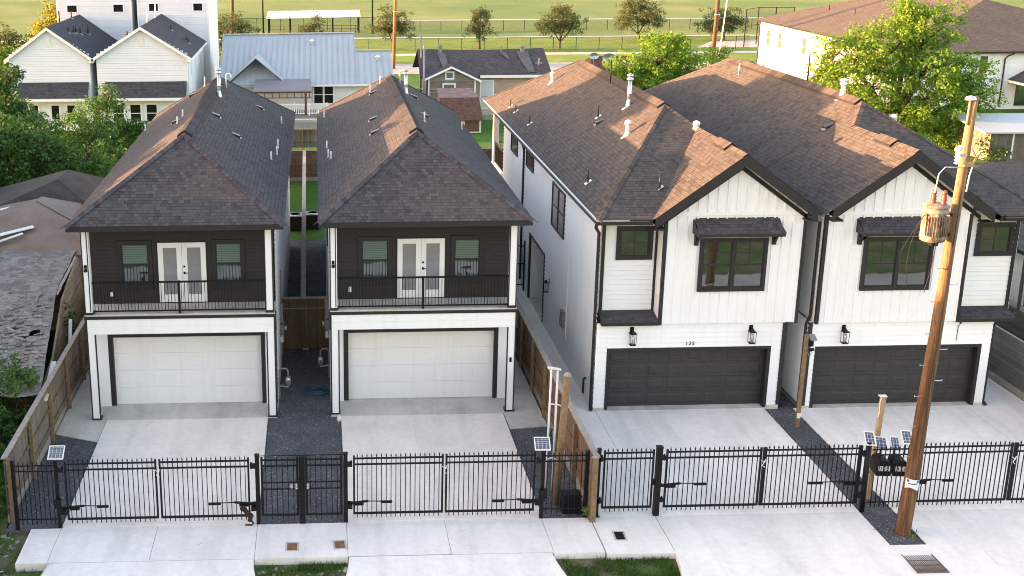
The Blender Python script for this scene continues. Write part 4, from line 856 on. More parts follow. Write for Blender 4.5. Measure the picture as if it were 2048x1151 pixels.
def rustmat():
    t=NT('rusty_transformer');p=t.obj();n=t.noise(p,3.2,6,.7,.6);c=t.ramp(n,[(.36,(.30,.285,.25)),(.52,(.25,.19,.14)),(.66,(.13,.06,.032))]);n2=t.noise(t.scale(p,(3,3,1.6)),2,5);c=t.mix(t.ramp(n2,[(.54,(0,0,0)),(.64,(.7,.7,.7))]),c,(.15,.085,.05));t.bsdf(c,.65,.25,t.bump(n,.01,.6),.4);return t.m
M['rust']=rustmat();M['porc']=plain('brown_porcelain',(.20,.055,.03),.3,0,.25,8)
tr=thing('transformer','rusty grey drum transformer hung on the utility pole','transformer',(22.34,-8.22,7.98))
b=MB();b.lathe((0,0,0),[(.22,.0),(.285,.03),(.29,.10),(.30,.13),(.285,.16),(.285,.72),(.30,.74),(.30,.78),(.285,.80),(.27,.84),(.285,.86),(.31,.87),(.31,.90),(.24,.935),(.05,.95)],24);b.build('tank',M['rust'],tr,True)
b=MB()
for i in range(13):
    a=math.pi*(1.15+.75*i/12);b.bar((.30*math.cos(a),.30*math.sin(a),.17),(.30*math.cos(a),.30*math.sin(a),.66),.014,.045,(math.cos(a),math.sin(a),0))
b.build('cooling_fins',M['rust'],tr)
for dx,dy in ((-.06,.05),(.14,-.06)):
    b=MB();b.lathe((dx,dy,.92),[(.06,0),(.065,.05),(.045,.08),(.07,.12),(.045,.15),(.065,.19),(.04,.22),(.055,.26),(.05,.33),(.015,.36)],12);b.build('bushing',M['porc'],tr,True)
b=MB()
for a in (200,250,300): b.cyl((.27*math.cos(R(a)),.27*math.sin(R(a)),.70),(.36*math.cos(R(a)),.36*math.sin(R(a)),.70),.035,n=8)
b.build('terminals',M['galv'],tr,True)
b=MB();b.box(.22,-.05,.12,.40,.15,.20);b.box(.22,-.05,.62,.40,.15,.70);b.box(-.06,-.12,-.10,.10,.06,.0);b.build('hanger',M['metal'],tr)
b=MB();b.tube([(-.33,-.15,.72),(-.5,-.2,.45),(-.62,-.2,.0),(-.66,-.2,-.5),(-.6,-.2,-1.1)],.008,5);b.tube([(-.33,-.12,.70),(-.6,-.2,.3),(-.85,-.2,-.2),(-.82,-.2,-.75)],.006,5);b.tube([(-.05,-.36,.70),(-.08,-.36,.0),(-.12,-.33,-.7),(-.2,-.3,-1.2)],.009,5);b.build('secondary_cable',M['gutter'],tr)
sg=thing('notice','torn white and blue paper notice stapled around the pole','notice',(22.70,-8.05,1.5))
b=MB();rr=.225;n=8
def cyl_patch(z0,z1,a0,a1,r):
    q=MB();k=8
    for i in range(k):
        u=a0+(a1-a0)*i/k;v=a0+(a1-a0)*(i+1)/k
        q.poly([(r*math.cos(R(u)),r*math.sin(R(u)),z0(i/k)),(r*math.cos(R(v)),r*math.sin(R(v)),z0((i+1)/k)),(r*math.cos(R(v)),r*math.sin(R(v)),z1((i+1)/k)),(r*math.cos(R(u)),r*math.sin(R(u)),z1(i/k))])
    return q
cyl_patch(lambda t:-.16+.05*math.sin(t*5),lambda t:.14-.05*t,205,318,.205).build('paper',M['pvc'],sg)
M['blueink']=plain('blue_print',(.05,.09,.32),.6);cyl_patch(lambda t:.045,lambda t:.11,215,232,.2075).build('blue_print',M['blueink'],sg);cyl_patch(lambda t:.02,lambda t:.09,285,312,.2075).build('blue_print',M['blueink'],sg);cyl_patch(lambda t:-.02,lambda t:.01,225,290,.2075).build('blue_print',M['blueink'],sg)
# ------------------------------------------------------------------ mailboxes
def mailbox(x,y,z,num,label,yaw):
    t=thing('mailbox',label,'mailbox',(x,y,z),R(yaw),'black curb mailboxes');w=.19;d=.24;h=.30
    b=MB();prof=[(-w,-d,0),(w,-d,0),(w,-d,h)]+[(w*math.cos(a),-d,h+w*.75*math.sin(a)) for a in [R(q) for q in range(20,180,20)]]+[(-w,-d,h)];b.prism(prof,(0,2*d,0));b.build('box',M['metal'],t)
    b=MB();b.prism([(p[0]*1.05,-d-.02,p[2]*1.03-.005) for p in prof],(0,.025,0));b.box(-.03,-d-.04,h-.02,.03,-d-.02,h+.01);b.build('door',M['metal'],t)
    b=MB();b.box(-w*.82,-d-.034,.15,w*.82,-d-.022,.29);p=b.build('number_plate',M['pvc'],t)
    house_number(num,(0,-d-.036,.165),p,.15,'metal','digits');return t
house_number_keep=house_number
mailbox(22.74,-6.40,.92,'125','black mailbox with white number plate 125',-6);mailbox(23.22,-6.40,.90,'127','black mailbox with white number plate 127',-6)
t=thing('mailbox_post','leaning raw pine post behind the mailboxes','post',(22.62,-6.12,0));MB().bar((0,0,-.1),(.17,.10,2.98),.12,.12,(0,1,0)).build('post',M['woodraw'],t)
MB().bar((-.12,-.08,.83),(.82,-.08,.83),.09,.05).build('shelf',M['woodraw'],t)
b=MB();b.box(.06,.04,2.98,.26,.18,3.0);b.tube([(.1,.05,2.95),(.05,.03,2.8),(.07,.02,2.6),(.04,.0,2.4)],.012,5);b.tube([(.2,.0,.85),(.5,-.1,.6),(.4,-.1,.4),(.6,-.1,.55),(.55,-.1,.3)],.008,5);b.build('wire',M['pvc'],t)
t=thing('camera_post','slim bare wooden post with a small camera between the driveways','post',(22.57,-1.4,0));MB().bar((0,0,-.1),(.02,.0,3.08),.11,.09,(0,1,0)).build('post',M['woodpost'],t)
b=MB();b.box(.09,-.10,2.72,.22,.06,2.90);b.bar((.12,-.08,2.6),(.2,-.18,2.66),.09,.09);b.build('camera',M['metal'],t);b=MB();b.prism([(.10,-.14,2.93),(.30,-.14,2.93),(.30,.08,3.05),(.10,.08,3.05)],(0,-.005,.02));b.build('camera_hood',M['greymetal'],t);b=MB();b.tube([(.12,-.02,2.7),(.22,-.05,2.5),(.14,-.05,2.35),(.08,-.05,2.5)],.012,5);b.build('camera_bracket',M['greymetal'],t);MB().box(-.058,-.05,.28,.06,-.046,.46).build('white_tag',M['pvc'],t)
t=thing('pipe_stand','white plastic pipe frame standing beside the round timber post','pipe frame',(13.84,-5.3,0))
MB().cyl((-.09,0,-.1),(-.06,.0,3.7),.03,n=10).build('pipe',M['pvc'],t,True);MB().cyl((.10,.02,-.1),(.12,.02,3.6),.03,n=10).build('pipe',M['pvc'],t,True)
b=MB();b.bar((-.16,-.06,3.72),(.2,.05,3.62),.10,.05);b.tube([(-.10,0,2.62),(.13,.0,2.60),(.42,-.05,2.50)],.02,8);b.tube([(-.1,0,.9),(.0,-.05,1.0),(.3,-.05,.92)],.022,8);b.build('connector',M['pvc'],t)
t=thing('round_post','thick round timber post leaning on the brown fence','post',(13.98,-6.0,0))
b=MB();b.cyl((-.12,-.1,-.1),(.10,.02,3.72),.105,.095,16);b.build('shaft',M['woodpost'],t,True);b=MB();b.lathe((.10,.02,3.70),[(.092,0),(.10,.04),(.07,.10),(.03,.11)],12);b.build('worn_top',M['woodcap'],t,True)
t=thing('crate','black slatted plastic crate standing behind the metal fence','crate',(14.2,-6.5,-.03));b=MB()
for i in range(7): b.box(-.25,-.18,.02+i*.07,.25,.18,.065+i*.07)
b.box(-.23,-.16,0,.23,.16,.49);b.build('body',M['metal'],t);b=MB();b.box(-.27,-.2,.50,.27,.2,.54);b.box(-.24,-.17,.54,.24,.17,.56);b.build('lid',M['metal'],t)
# dark bundle with a curled strap caught on the gate corner
M['bundle']=plain('dark_brown_rag',(.045,.026,.020),.9,0,.5,14,.2,.01)
b=MB();c=[(5.30,-6.97,.50,.06),(5.36,-6.98,.46,.09),(5.41,-6.98,.38,.10),(5.46,-6.98,.30,.10),(5.50,-6.98,.21,.08),(5.47,-6.98,.13,.05)]
b.tube([(x,y,z) for x,y,z,r in c],.07,9,.055);b.lathe((5.31,-6.99,.44),[(.02,0),(.07,.02),(.09,.07),(.06,.13),(.02,.15)],10);b.lathe((5.50,-6.99,.22),[(.02,0),(.08,.03),(.09,.08),(.05,.14),(.02,.16)],10)
o=tag(b.build('rag_bundle',M['bundle'],None,True),'small dark brown rag bundle hanging off the gate corner','rag bundle')
MB().tube([(5.52,-6.98,.16),(5.57,-6.98,.06),(5.52,-6.98,.01),(5.44,-6.98,.015),(5.36,-6.98,.02)],.022,7).build('strap',M['bundle'],o,True)
# condensers, meters, hose and odds and ends in the alley
def condenser(x,y,label):
    t=thing('air_conditioner',label,'air conditioner',(x,y,-.03),0,'condensers behind the dark houses');b=MB();w=.36;h=.82
    for i in range(22):
        for s in (-1,1): b.box(-w,s*w-.008,.06+i*.033,w,s*w+.008,.082+i*.033);b.box(s*w-.008,-w,.06+i*.033,s*w+.008,w,.082+i*.033)
    b.box(-w+.02,-w+.02,0,w-.02,w-.02,.80);b.build('louvred_cabinet',M['gutter'],t)
    b=MB();b.lathe((0,0,.82),[(w*1.0,0),(w*.98,.03),(w*.80,.04),(w*.80,.02)],20);b.box(-w-.015,-w-.015,.79,w+.015,w+.015,.825);b.build('top_rim',M['galv'],t)
    b=MB()
    for q in range(5): b.lathe((0,0,.845),[(w*(.2+.14*q),0),(w*(.2+.14*q)+.008,.006)],18)
    b.build('fan_grille',M['metal'],t);return t
condenser(6.18,23.6,'air conditioner left of the alley fence');condenser(7.12,23.9,'air conditioner right of the alley fence')
def gas_meter(x,y,s,label):
    t=thing('gas_meter',label,'gas meter',(x,y,0),0,'gas meters on the alley walls');b=MB();b.tube([(0,0,-.05),(0,0,.95),(s*.08,0,1.05),(s*.25,-.02,1.05),(s*.3,-.02,.95),(s*.3,-.02,.80)],.03,7);b.tube([(s*.0,-.3,.55),(s*.3,-.3,.50),(s*.3,-.02,.50)],.03,7);b.build('pipe',M['greymetal'],t)
    b=MB();b.lathe((s*.3,-.05,.45),[(.05,0),(.09,.05),(.10,.14),(.08,.26),(.10,.29),(.07,.32)],12);b.build('meter_body',M['greymetal'],t,True);b=MB();b.cyl((s*.3,-.16,.72),(s*.3,-.24,.72),.085,n=14);b.build('regulator',M['galv'],t,True);return t
gas_meter(6.02,1.6,1,'gas meter with bent pipes on the left alley wall');gas_meter(7.72,3.4,-1,'gas meter with bent pipes on the right alley wall')
def elec(x,y,s,label):
    t=thing('electric_meter',label,'electric meter',(x,y,1.1),0,'electric meters on the alley walls');b=MB();b.box(0,-.2,0,s*.14,.2,.65);b.box(0,-.15,.7,s*.12,.15,1.35);b.tube([(s*.05,0,.65),(s*.05,0,2.6)],.025,6);b.build('meter_box',M['greymetal'],t);b=MB();b.cyl((s*.14,0,.45),(s*.24,0,.45),.09,n=14);b.build('meter_dial',M['galv'],t,True);b=MB();b.box(s*.02,-.5,.1,s*.12,-.34,.3);b.build('white_box',M['pvc'],t);return t
elec(5.99,4.2,1,'grey electric meter box on the left alley wall');elec(7.73,4.6,-1,'grey electric meter box on the right alley wall')
M['hose']=plain('blue_hose',(.03,.09,.12),.45);b=MB();pts=[];random.seed(3)
for i in range(150):
    a=i*.31;r=.30+.10*math.sin(i*.37)+.05*math.sin(i*1.3);pts.append((7.28+r*1.15*math.cos(a)+.05*math.sin(i*.7),2.1+r*.95*math.sin(a),.0+.02*(i%9)/3+.01))
b.tube(pts,.016,5);tag(b.build('garden_hose',M['hose'],None,True),'tangled blue garden hose lying on the black gravel','hose')
b=MB();b.lathe((8.0,-.35,-.03),[(.05,0),(.075,.02),(.08,.10),(.06,.16),(.03,.19),(.03,.22)],12);tag(b.build('jug',M['pvc'],None,True),'small white plastic jug at the foot of the post','jug')
M['lidrust']=plain('rusted_iron',(.22,.11,.06),.85,0,.5,14,.3,.006);M['lidframe']=concrete('lid_frame_concrete',(.50,.47,.43),.8)
def meter_lid(x,y,w,d,label,m,rz=0):
    t=thing('meter_lid',label,'meter cover',(x,y,0),rz,'utility covers in the sidewalk');f=MB()
    for a in ((-w/2-.04,-d/2-.04,w/2+.04,-d/2),(-w/2-.04,d/2,w/2+.04,d/2+.04),(-w/2-.04,-d/2,-w/2,d/2),(w/2,-d/2,w/2+.04,d/2)): f.box(a[0],a[1],-.02,a[2],a[3],.008)
    f.build('frame',M['lidframe'],t);b=MB();b.box(-w/2+.008,-d/2+.008,-.02,w/2-.008,d/2-.008,.004)
    for i in range(5): b.box(-w/2+.05,-d/2+.06+i*(d-.12)/4-.012,.004,w/2-.05,-d/2+.06+i*(d-.12)/4+.012,.010)
    b.build('cover',M[m],t);return t
meter_lid(6.63,-8.12,.27,.36,'rusty square cover in the middle of the sidewalk','lidrust');meter_lid(7.86,-8.07,.27,.36,'tilted rusty cover beside the second driveway joint','lidrust',R(6));meter_lid(15.20,-7.92,.25,.40,'black cover in the sidewalk before the walkway gate','metal',R(-3))
t=thing('drain_grate','rusty storm drain grate set in the concrete apron','drain',(22.5,-9.5,-.012));b=MB();w=.40;d=.45
b.box(-w,-d,-.03,w,-d+.03,.0);b.box(-w,d-.03,-.03,w,d,0);b.box(-w,-d+.03,-.03,-w+.03,d-.03,0);b.box(w-.03,-d+.03,-.03,w,d-.03,0)
for i in range(4): b.box(-w+.03,-d+.03+(2*d-.06)*(i+.5)/4-.02,-.028,w-.03,-d+.03+(2*d-.06)*(i+.5)/4+.02,-.004)
for i in range(16): b.box(-w+.04+i*.047,-d+.03,-.032,-w+.065+i*.047,d-.03,-.002)
M['grate']=plain('grate_iron',(.16,.12,.09),.7,.3,.4,12);b.build('bars',M['grate'],t);MB().box(-w,-d,-.10,w,d,-.05).build('pit',M['soil'],t)
# ------------------------------------------------------------------ background houses
M['bluemetal']=plain('pale_blue_metal_roof',(.38,.42,.455),.5,.1,.05,.4);M['cream']=plain('cream_siding',(.72,.70,.66),.65,0,.05,.8);M['oldwood']=boards('peeling_siding',[(.22,.18,.15),(.34,.30,.26),(.17,.14,.115)],.14,horiz=True);M['tan']=plain('tan_siding',(.40,.30,.23),.75,0,.12,1.2)
M['brownshade']=plain('brown_shutter',(.11,.065,.03),.7);M['tanwall']=boards('tan_plank_wall',[(.40,.33,.23),(.46,.39,.28),(.34,.28,.2)],.12,horiz=True);M['lattice']=plain('white_lattice',(.66,.68,.68),.6);M['tar']=plain('black_tar_paper',(.055,.046,.042),.9,0,.35,1.5);M['rolled']=plain('brown_rolled_roofing',(.235,.178,.145),.95,0,.18,1.1,.15,.01);M['rolled2']=plain('grey_brown_rolled_roofing',(.25,.21,.18),.95,0,.15,.9,.15,.01)
M['oldshingle']=shingles('mossy_grey_shingles',(.18,.168,.157),(.33,.305,.285),(.26,.24,.222),.2,.32);M['purple']=plain('worn_purple_roofing',(.19,.13,.125),.95,0,.35,2.5);M['redbrown']=shingles('red_brown_shingles',(.085,.045,.035),(.14,.075,.055),(.11,.06,.045))
M['redwoodpole']=plain('red_brown_pole',(.30,.12,.045),.85,0,.3,3);M['darkpole']=plain('dark_brown_pole',(.10,.055,.035),.85,0,.3,3);M['roofgrey']=shingles('old_dark_shingles',(.06,.055,.058),(.095,.088,.09),(.075,.07,.073))
def white_gable_house(x0,x1,y0,y1,label,vents,win,sidewin=()):
    t=thing('gable_house',label,'house',((x0+x1)/2,y0,-.2),0,'white gable houses at the back left');W=(x1-x0)/2;D=y1-y0;ze=5.95;zr=8.15
    w=MB();w.lap((-W,0),(W,0),.2,ze,.19)
    n=11
    for i in range(n):
        za=ze+i*(zr-.25-ze)/n;zb=ze+(i+1)*(zr-.25-ze)/n;wa=W*(1-i/n)*1.0;w.lap((-wa+.02,0),(wa-.02,0),za,zb,1)
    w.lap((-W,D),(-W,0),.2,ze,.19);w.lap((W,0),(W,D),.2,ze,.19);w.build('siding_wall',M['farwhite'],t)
    s=(zr-ze)/W;o=.32;r=MB();r.slab([(-W-o,-o,ze-s*o),(0,-o,zr),(0,D,zr),(-W-o,D,ze-s*o)],.06);r.slab([(0,-o,zr),(W+o,-o,ze-s*o),(W+o,D,ze-s*o),(0,D,zr)],.06);rf=r.build('roof',M['roofC'],t)
    b=MB()
    for sg in (-1,1): b.prism([(0,-o-.02,zr-.0),(sg*(W+o),-o-.02,ze-s*o),(sg*(W+o),-o-.02,ze-s*o-.24),(0,-o-.02,zr-.24)],(0,.06,0));b.box(sg*(W+o)-.02,-o+.04,ze-s*o-.22,sg*(W+o)+.04,D,ze-s*o-.01);b.box(sg*W-.25*(sg<0),-o-.01,ze-s*o-.28,sg*(W+o),.0,ze-s*o-.10)
    b.build('rake_trim',M['white'],t);b=MB();frame(b,-.2,.2,ze+.72,ze+1.45,-.05,.05,.05);b.box(-.15,-.03,ze+.77,.15,0,ze+1.4);b.build('gable_vent',M['cream'],t)
    q=MB();px0,px1=-W+.6,W-.15;q.slab([(px0,.02,4.0),(px1,.02,4.0),(px1+.02,-1.0,2.86),(px0-.1,-1.0,2.86)],.05);q.build('porch_roof',M['roofC'],t);q=MB();q.box(px0-.1,-1.03,2.62,px1+.02,-.98,2.84);q.box(px0-.05,-.98,2.66,px1,0,2.70);q.build('porch_fascia',M['white'],t)
    for a,b_,c,d in win: hung_window(t,a,b_,c,d,0,.08,'darkpane','darkpane',False,1,'white','white')
    for a,b_,c,d in sidewin: side_window(t,a,b_,c,d,W,1,True,'darkpane',1,'white')
    for v in vents:
        x,y,h,m=v;z=zr-s*abs(x);vent_pipe(t,x,y,z,h,.06,m);plumbing_flashing(t,x+.1,y-.1,z-s*.1,-s,1)
    return t
white_gable_house(-16.0,-9.9,54,66.4,'white gable house with dark roof, leftmost of the pair',[(-.35,6,1.0,'black'),(.0,9,.5,'black'),(.9,3.2,.6,'black'),(1.1,4.2,.6,'black'),(1.15,4.9,.6,'black'),(1.35,5.6,.6,'black'),(1.6,7.5,.7,'black')],[(-.2,.6,1.0,2.3),(1.0,1.8,.85,2.3),(-1.8,-1.0,.85,2.3)])
white_gable_house(-9.4,-2.45,54,66.4,'white gable house with three slim side windows',[(-.3,6,1.0,'pvc'),(-.05,9.0,1.1,'pvc'),(1.4,7.2,.4,'black'),(2.7,6.5,.4,'black'),(2.9,6.0,.5,'black'),(-1.2,1.0,.3,'black')],[(-2.5,-1.5,.75,2.3),(-1.2,-.2,.75,2.3),(.05,1.05,.75,2.3)],[(1.6,2.0,4.15,5.65),(4.7,5.1,4.25,5.65),(8.7,9.1,4.1,5.65)])
def tall_block(x0,x1,y0,label,wins):
    t=thing('townhouse_block',label,'house',((x0+x1)/2,y0,-.2),0,'tall white houses behind the gable pair');W=(x1-x0)/2
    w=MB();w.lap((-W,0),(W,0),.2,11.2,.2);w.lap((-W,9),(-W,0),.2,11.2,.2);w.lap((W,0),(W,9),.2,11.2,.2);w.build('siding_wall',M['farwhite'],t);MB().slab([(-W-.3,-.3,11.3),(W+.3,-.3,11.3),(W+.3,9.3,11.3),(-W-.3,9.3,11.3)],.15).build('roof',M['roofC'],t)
    b=MB();b.box(-W-.02,-.04,.2,-W+.12,.02,11.2);b.box(W-.12,-.04,.2,W+.02,.02,11.2);b.build('corner_board',M['white'],t)
    for a,b_,c,d in wins: hung_window(t,a,b_,c,d,0,.07,'darkpane','darkpane',False,1,'white')
    return t
tall_block(-14.9,-8.5,66.6,'tall white house with two small windows, behind the leftmost gable roof',[(-2.35,-1.4,8.25,8.95),(1.6,2.55,8.25,9.0)]);tall_block(-8.0,-1.9,66.6,'tall white house with two small windows, beside the field and second gable roof',[(-2.1,-1.2,8.3,9.05),(1.7,2.6,8.3,9.05)])
# pale blue metal roofed house
t=thing('metal_roof_house','cream house under a pale blue standing seam roof','house',(6.6,58,-.2))
def L(x,y,z): return (x-6.6,y-58,z+.2)
w=MB();w.lap((-6.5,0),(6.6,0),0,3.3,.18);w.lap((-6.5,9),(-6.5,0),0,3.3,.18);w.lap((6.6,0),(6.6,9),0,3.3,.18);w.build('siding_wall',M['cream'],t)
r=MB();r.slab([L(-.5,57.4,2.95),L(10.6,57.4,2.95),L(10.6,64,6.38),L(-.5,64,6.30)],.08);r.slab([L(10.6,57.4,2.95),L(13.6,57.4,2.95),L(13.6,61.6,5.14),L(10.6,61.6,5.14)],.08);r.slab([L(-.5,64,6.3),L(10.6,64,6.38),L(10.6,70.5,3.0),L(-.5,70.5,3.0)],.08);r.slab([L(10.6,61.6,5.14),L(13.6,61.6,5.14),L(13.6,66,2.95),L(10.6,66,2.95)],.08)
sl=3.43/6.6
for i in range(25):
    x=-.45+i*.455;top=64 if x<10.6 else 61.6
    r.bar(L(x,57.4,2.98),L(x,top,2.98+sl*(top-57.4)),.035,.06)
for i in range(6): r.bar(L(10.75+i*.5,57.4,2.98),L(10.75+i*.5,61.6,2.98+.521*4.2),.035,.06)
r.bar(L(-.5,64,6.36),L(10.6,64,6.44),.3,.06);r.bar(L(10.6,61.6,5.2),L(13.6,61.6,5.2),.25,.05);rf=r.build('roof',M['bluemetal'],t)
g=MB();A=L(2.57,57.2,5.12);g.slab([A,L(2.57,61.4,5.12),L(.0,57.2,2.95),L(.0,57.2,2.95)][:3],.06);g.slab([A,L(5.1,57.2,2.95),L(2.57,61.4,5.12)],.06)
g.poly([L(.35,57.15,2.98),L(4.8,57.15,2.98),L(2.57,59.2,4.92)])
for i in range(9): x=.7+i*.47;h_=max(.05,(1-abs(x-2.57)/2.23));g.bar(L(x,57.15,3.0),L(x,57.15+2.05*h_,3.0+1.94*h_),.03,.05)
for sg in (-1,1): g.bar(L(2.57,57.15,5.14),L(2.57+sg*2.55,57.15,2.98),.3,.07)
g.build('small_gable',M['bluemetal'],rf);g=MB();g.box(-7.1,-.62,2.98,7.0,-.56,3.14);g.build('fascia',M['white'],t)
for x,y in ((7.0,62.6),(12.4,60.4)): g=MB();z=2.95+sl*(y-57.4);g.lathe(L(x,y,z-.05),[(.12,0),(.12,.25),(.2,.28),(.2,.36),(.05,.42)],10);g.build('roof_ventilator',M['white'],rf,True)
hung_window(t,7.05-6.6,8.78-6.6,1.45,3.05,0,.07,'darkpane','darkpane',False,2,'white','white')
hung_window(t,11.2-6.6,12.2-6.6,1.6,2.9,0,.07,'glass','glass',False,1,'white')
t=thing('porch','grey roofed back porch with dark posts and white railing','porch',(4.6,56,-.2))
def L(x,y,z): return (x-4.6,y-56,z+.2)
M['slate']=plain('grey_porch_roof',(.20,.19,.215),.8,0,.12,.8)
MB().slab([L(2.4,54.9,2.80),L(7.0,54.9,2.80),L(6.9,57.3,3.42),L(2.5,57.3,3.42)],.06).build('roof',M['slate'],t)
b=MB();b.box(*L(2.45,54.95,2.62),*L(6.95,55.05,2.74));b.box(*L(2.45,54.95,2.22),*L(6.95,55.05,2.28))
for i in range(8): b.box(*L(2.7+i*.58,54.97,2.28),*L(2.76+i*.58,55.03,2.62))
b.build('roof_beam',M['darkpole'],t)
for x in (2.6,6.5): b=MB();b.box(*L(x-.09,54.91,.85),*L(x+.09,55.09,2.62));b.build('post',M['darkpole'],t)
MB().box(*L(1.6,54.9,.6),*L(8.2,57.9,.86)).build('deck_floor',M['slate'],t)
b=MB()
for z in (.98,1.72): b.box(*L(1.6,54.92,z),*L(8.2,54.98,z+.06))
for i in range(47): b.box(*L(1.62+i*.142,54.93,.98),*L(1.67+i*.142,54.97,1.74))
for x in (1.6,5.6,6.75,8.15): b.box(*L(x-.05,54.9,.86),*L(x+.05,55,1.85))
b.build('railing',M['white'],t)
b=MB()
for i in range(95): b.bar(L(1.2+i*.075,54.9,-.2),L(2.0+i*.075,54.9,.6),.02,.01);b.bar(L(2.0+i*.075,54.905,-.2),L(1.2+i*.075,54.905,.6),.02,.01)
b.box(*L(1.2,54.88,.5),*L(8.8,54.93,.62));b.build('lattice_skirt',M['lattice'],t)
# grey house with peeling boards
t=thing('old_house','low house with peeling grey boards and sagging dark roof','house',(21.4,60,-.2))
def L(x,y,z): return (x-21.4,y-60,z+.2)
b=MB();b.prism([L(16.6,60,-.2),L(20.5,60,-.2),L(20.5,60,2.85),L(18.4,60,3.78),L(16.6,60,3.0)],(0,3,0));b.build('peeling_gable_wall',M['oldwood'],t)
b=MB();b.lap(L(20.5,60.7,0)[:2],L(26.7,60.7,0)[:2],0,3.3,.17);b.lap((L(16.5,67.5,0))[:2],L(16.5,60.6,0)[:2],0,3.3,.17);b.build('siding_wall',M['tan'],t);MB().poly([L(16.5,60.5,3.1),L(16.5,67.5,3.1),L(16.5,64,4.85)]).build('side_gable',M['tan'],t)
b=MB();b.slab([L(15.9,60.2,3.05),L(26.9,60.2,3.2),L(26.8,64,5.0),L(21.5,64,4.86),L(16.0,64,5.0)],.08);b.slab([L(16.0,64,5.0),L(21.5,64,4.86),L(26.8,64,5.0),L(26.9,67.8,3.1),L(15.9,67.8,3.05)],.08)
b.slab([L(18.45,59.6,3.98),L(18.45,62.6,4.02),L(16.1,59.6,2.92)],.07);b.slab([L(18.45,59.6,3.98),L(20.9,59.6,2.82),L(20.6,60.3,3.1),L(18.45,62.6,4.02)],.07);b.slab([L(16.1,59.6,2.92),L(18.45,62.6,4.02),L(16.0,61.4,3.6)],.07);rf=b.build('roof',M['roofgrey'],t)
b=MB()
for p,q in (((18.45,4.02),(16.1,2.96)),((18.45,4.02),(20.95,2.84))): b.bar(L(p[0],59.57,p[1]-.10),L(q[0],59.57,q[1]-.10),.05,.16,(0,1,0)) if False else b.prism([L(p[0],59.56,p[1]),L(q[0],59.56,q[1]),L(q[0],59.56,q[1]-.17),L(p[0],59.56,p[1]-.17)],(0,.05,0))
b.box(*L(20.9,60.12,2.98),*L(26.9,60.18,3.2));b.box(*L(16.55,59.95,-.2),*L(16.68,60.02,2.95));b.box(*L(20.4,59.95,-.2),*L(20.52,60.02,2.85));b.build('white_trim',M['white'],t)
hung_window(t,17.75-21.4,18.85-21.4,1.75+.2,2.6+.2,0,.09,'blindglass','blindglass',False,1,'white','white');hung_window(t,17.95-21.4,18.72-21.4,3.0+.1,3.58+.2,0,.09,'blindglass','blindglass',False,1,'white','white')
d=frame(MB(),-.45,.75,.5,2.95,.64,.12,.06).build('door_frame',M['white'],t);b=MB();b.box(-.33,.66,.5,.63,.68,2.83);b.build('storm_door',M['blind'],t);MB().box(-.33,.65,1.5,.63,.665,1.56).build('door_rail',M['greymetal'],t)
M['patch']=shingles('patch_shingles',(.10,.10,.11),(.16,.155,.165),(.13,.127,.135))
for P_ in ([L(17.6,63.3,4.72),L(18.3,63.2,4.70),L(18.4,61.4,3.85),L(17.9,61.2,3.78)],[L(22.9,63.3,4.73),L(23.5,63.3,4.73),L(23.7,62.2,4.2)],[L(24.4,63.5,4.80),L(25.4,63.5,4.80),L(25.5,60.5,3.42),L(25.0,60.5,3.42),L(24.6,62.,4.1)]): MB().slab(P_,.02).build('roof_patch',M['patch'],rf)
for x,w,h in ((17.9,.3,.6),(23.1,.12,.4),(24.9,.32,.38)): b=MB();b.box(*L(x-w/2,63.3,4.5),*L(x+w/2,63.3+w,4.95+h*.6));b.lathe(L(x,63.3+w/2,4.95+h*.6),[(w*.75,0),(w*.75,.06),(w*.3,.14)],8);b.build('chimney_stub',M['greymetal'],rf)
b=MB();b.cyl(L(26.0,61.6,3.7),L(26.0,61.6,4.4),.05);b.bar(L(25.7,61.6,4.0),L(26.3,61.6,4.0),.05,.05);b.build('antenna',M['galv'],rf)
for x,y,h,lb in ((16.1,58.8,5.8,'tall grey pipe pole at the gable corner of the peeling house'),(16.2,62.8,6.3,'thin grey pipe pole behind the peeling house gable')): tag(MB().cyl((x,y,-.2),(x,y,h),.09,.08,8).build('pipe_pole',M['greymetal'],None,True),lb,'pole')
t=thing('shed','low shed with worn purple and red brown roof','shed',(18.5,52.4,-.2));
def L(x,y,z): return (x-18.5,y-52.4,z+.2)
b=MB();b.box(*L(17.0,52.4,-.2),*L(19.95,58,.95));b.build('wall',M['cream'],t)
b=MB();b.slab([L(16.8,52.1,.85),L(20.05,52.1,.85),L(20.0,54.3,2.25),L(16.9,54.3,2.25)],.06);b.build('front_roof',M['redbrown'],t);b=MB();b.slab([L(16.9,54.3,2.25),L(20.0,54.3,2.25),L(19.8,57.5,2.55),L(17.0,57.5,2.55)],.06);b.box(*L(17.1,54.5,.9),*L(19.8,57.4,2.2));b.build('rear_roof',M['purple'],t);MB().box(*L(18.7,52.36,-.1),*L(19.8,52.4,.75)).build('door',M['brownshade'],t)
b=MB()
for i in range(16): b.bar((20.1+i*.1,56,.2),(20.9+i*.1,56,1.3),.03,.01);b.bar((20.9+i*.1,56.01,.2),(20.1+i*.1,56.01,1.3),.03,.01)
tag(b.build('lattice_panel',M['lattice']),'white lattice panel next to the low shed','lattice')
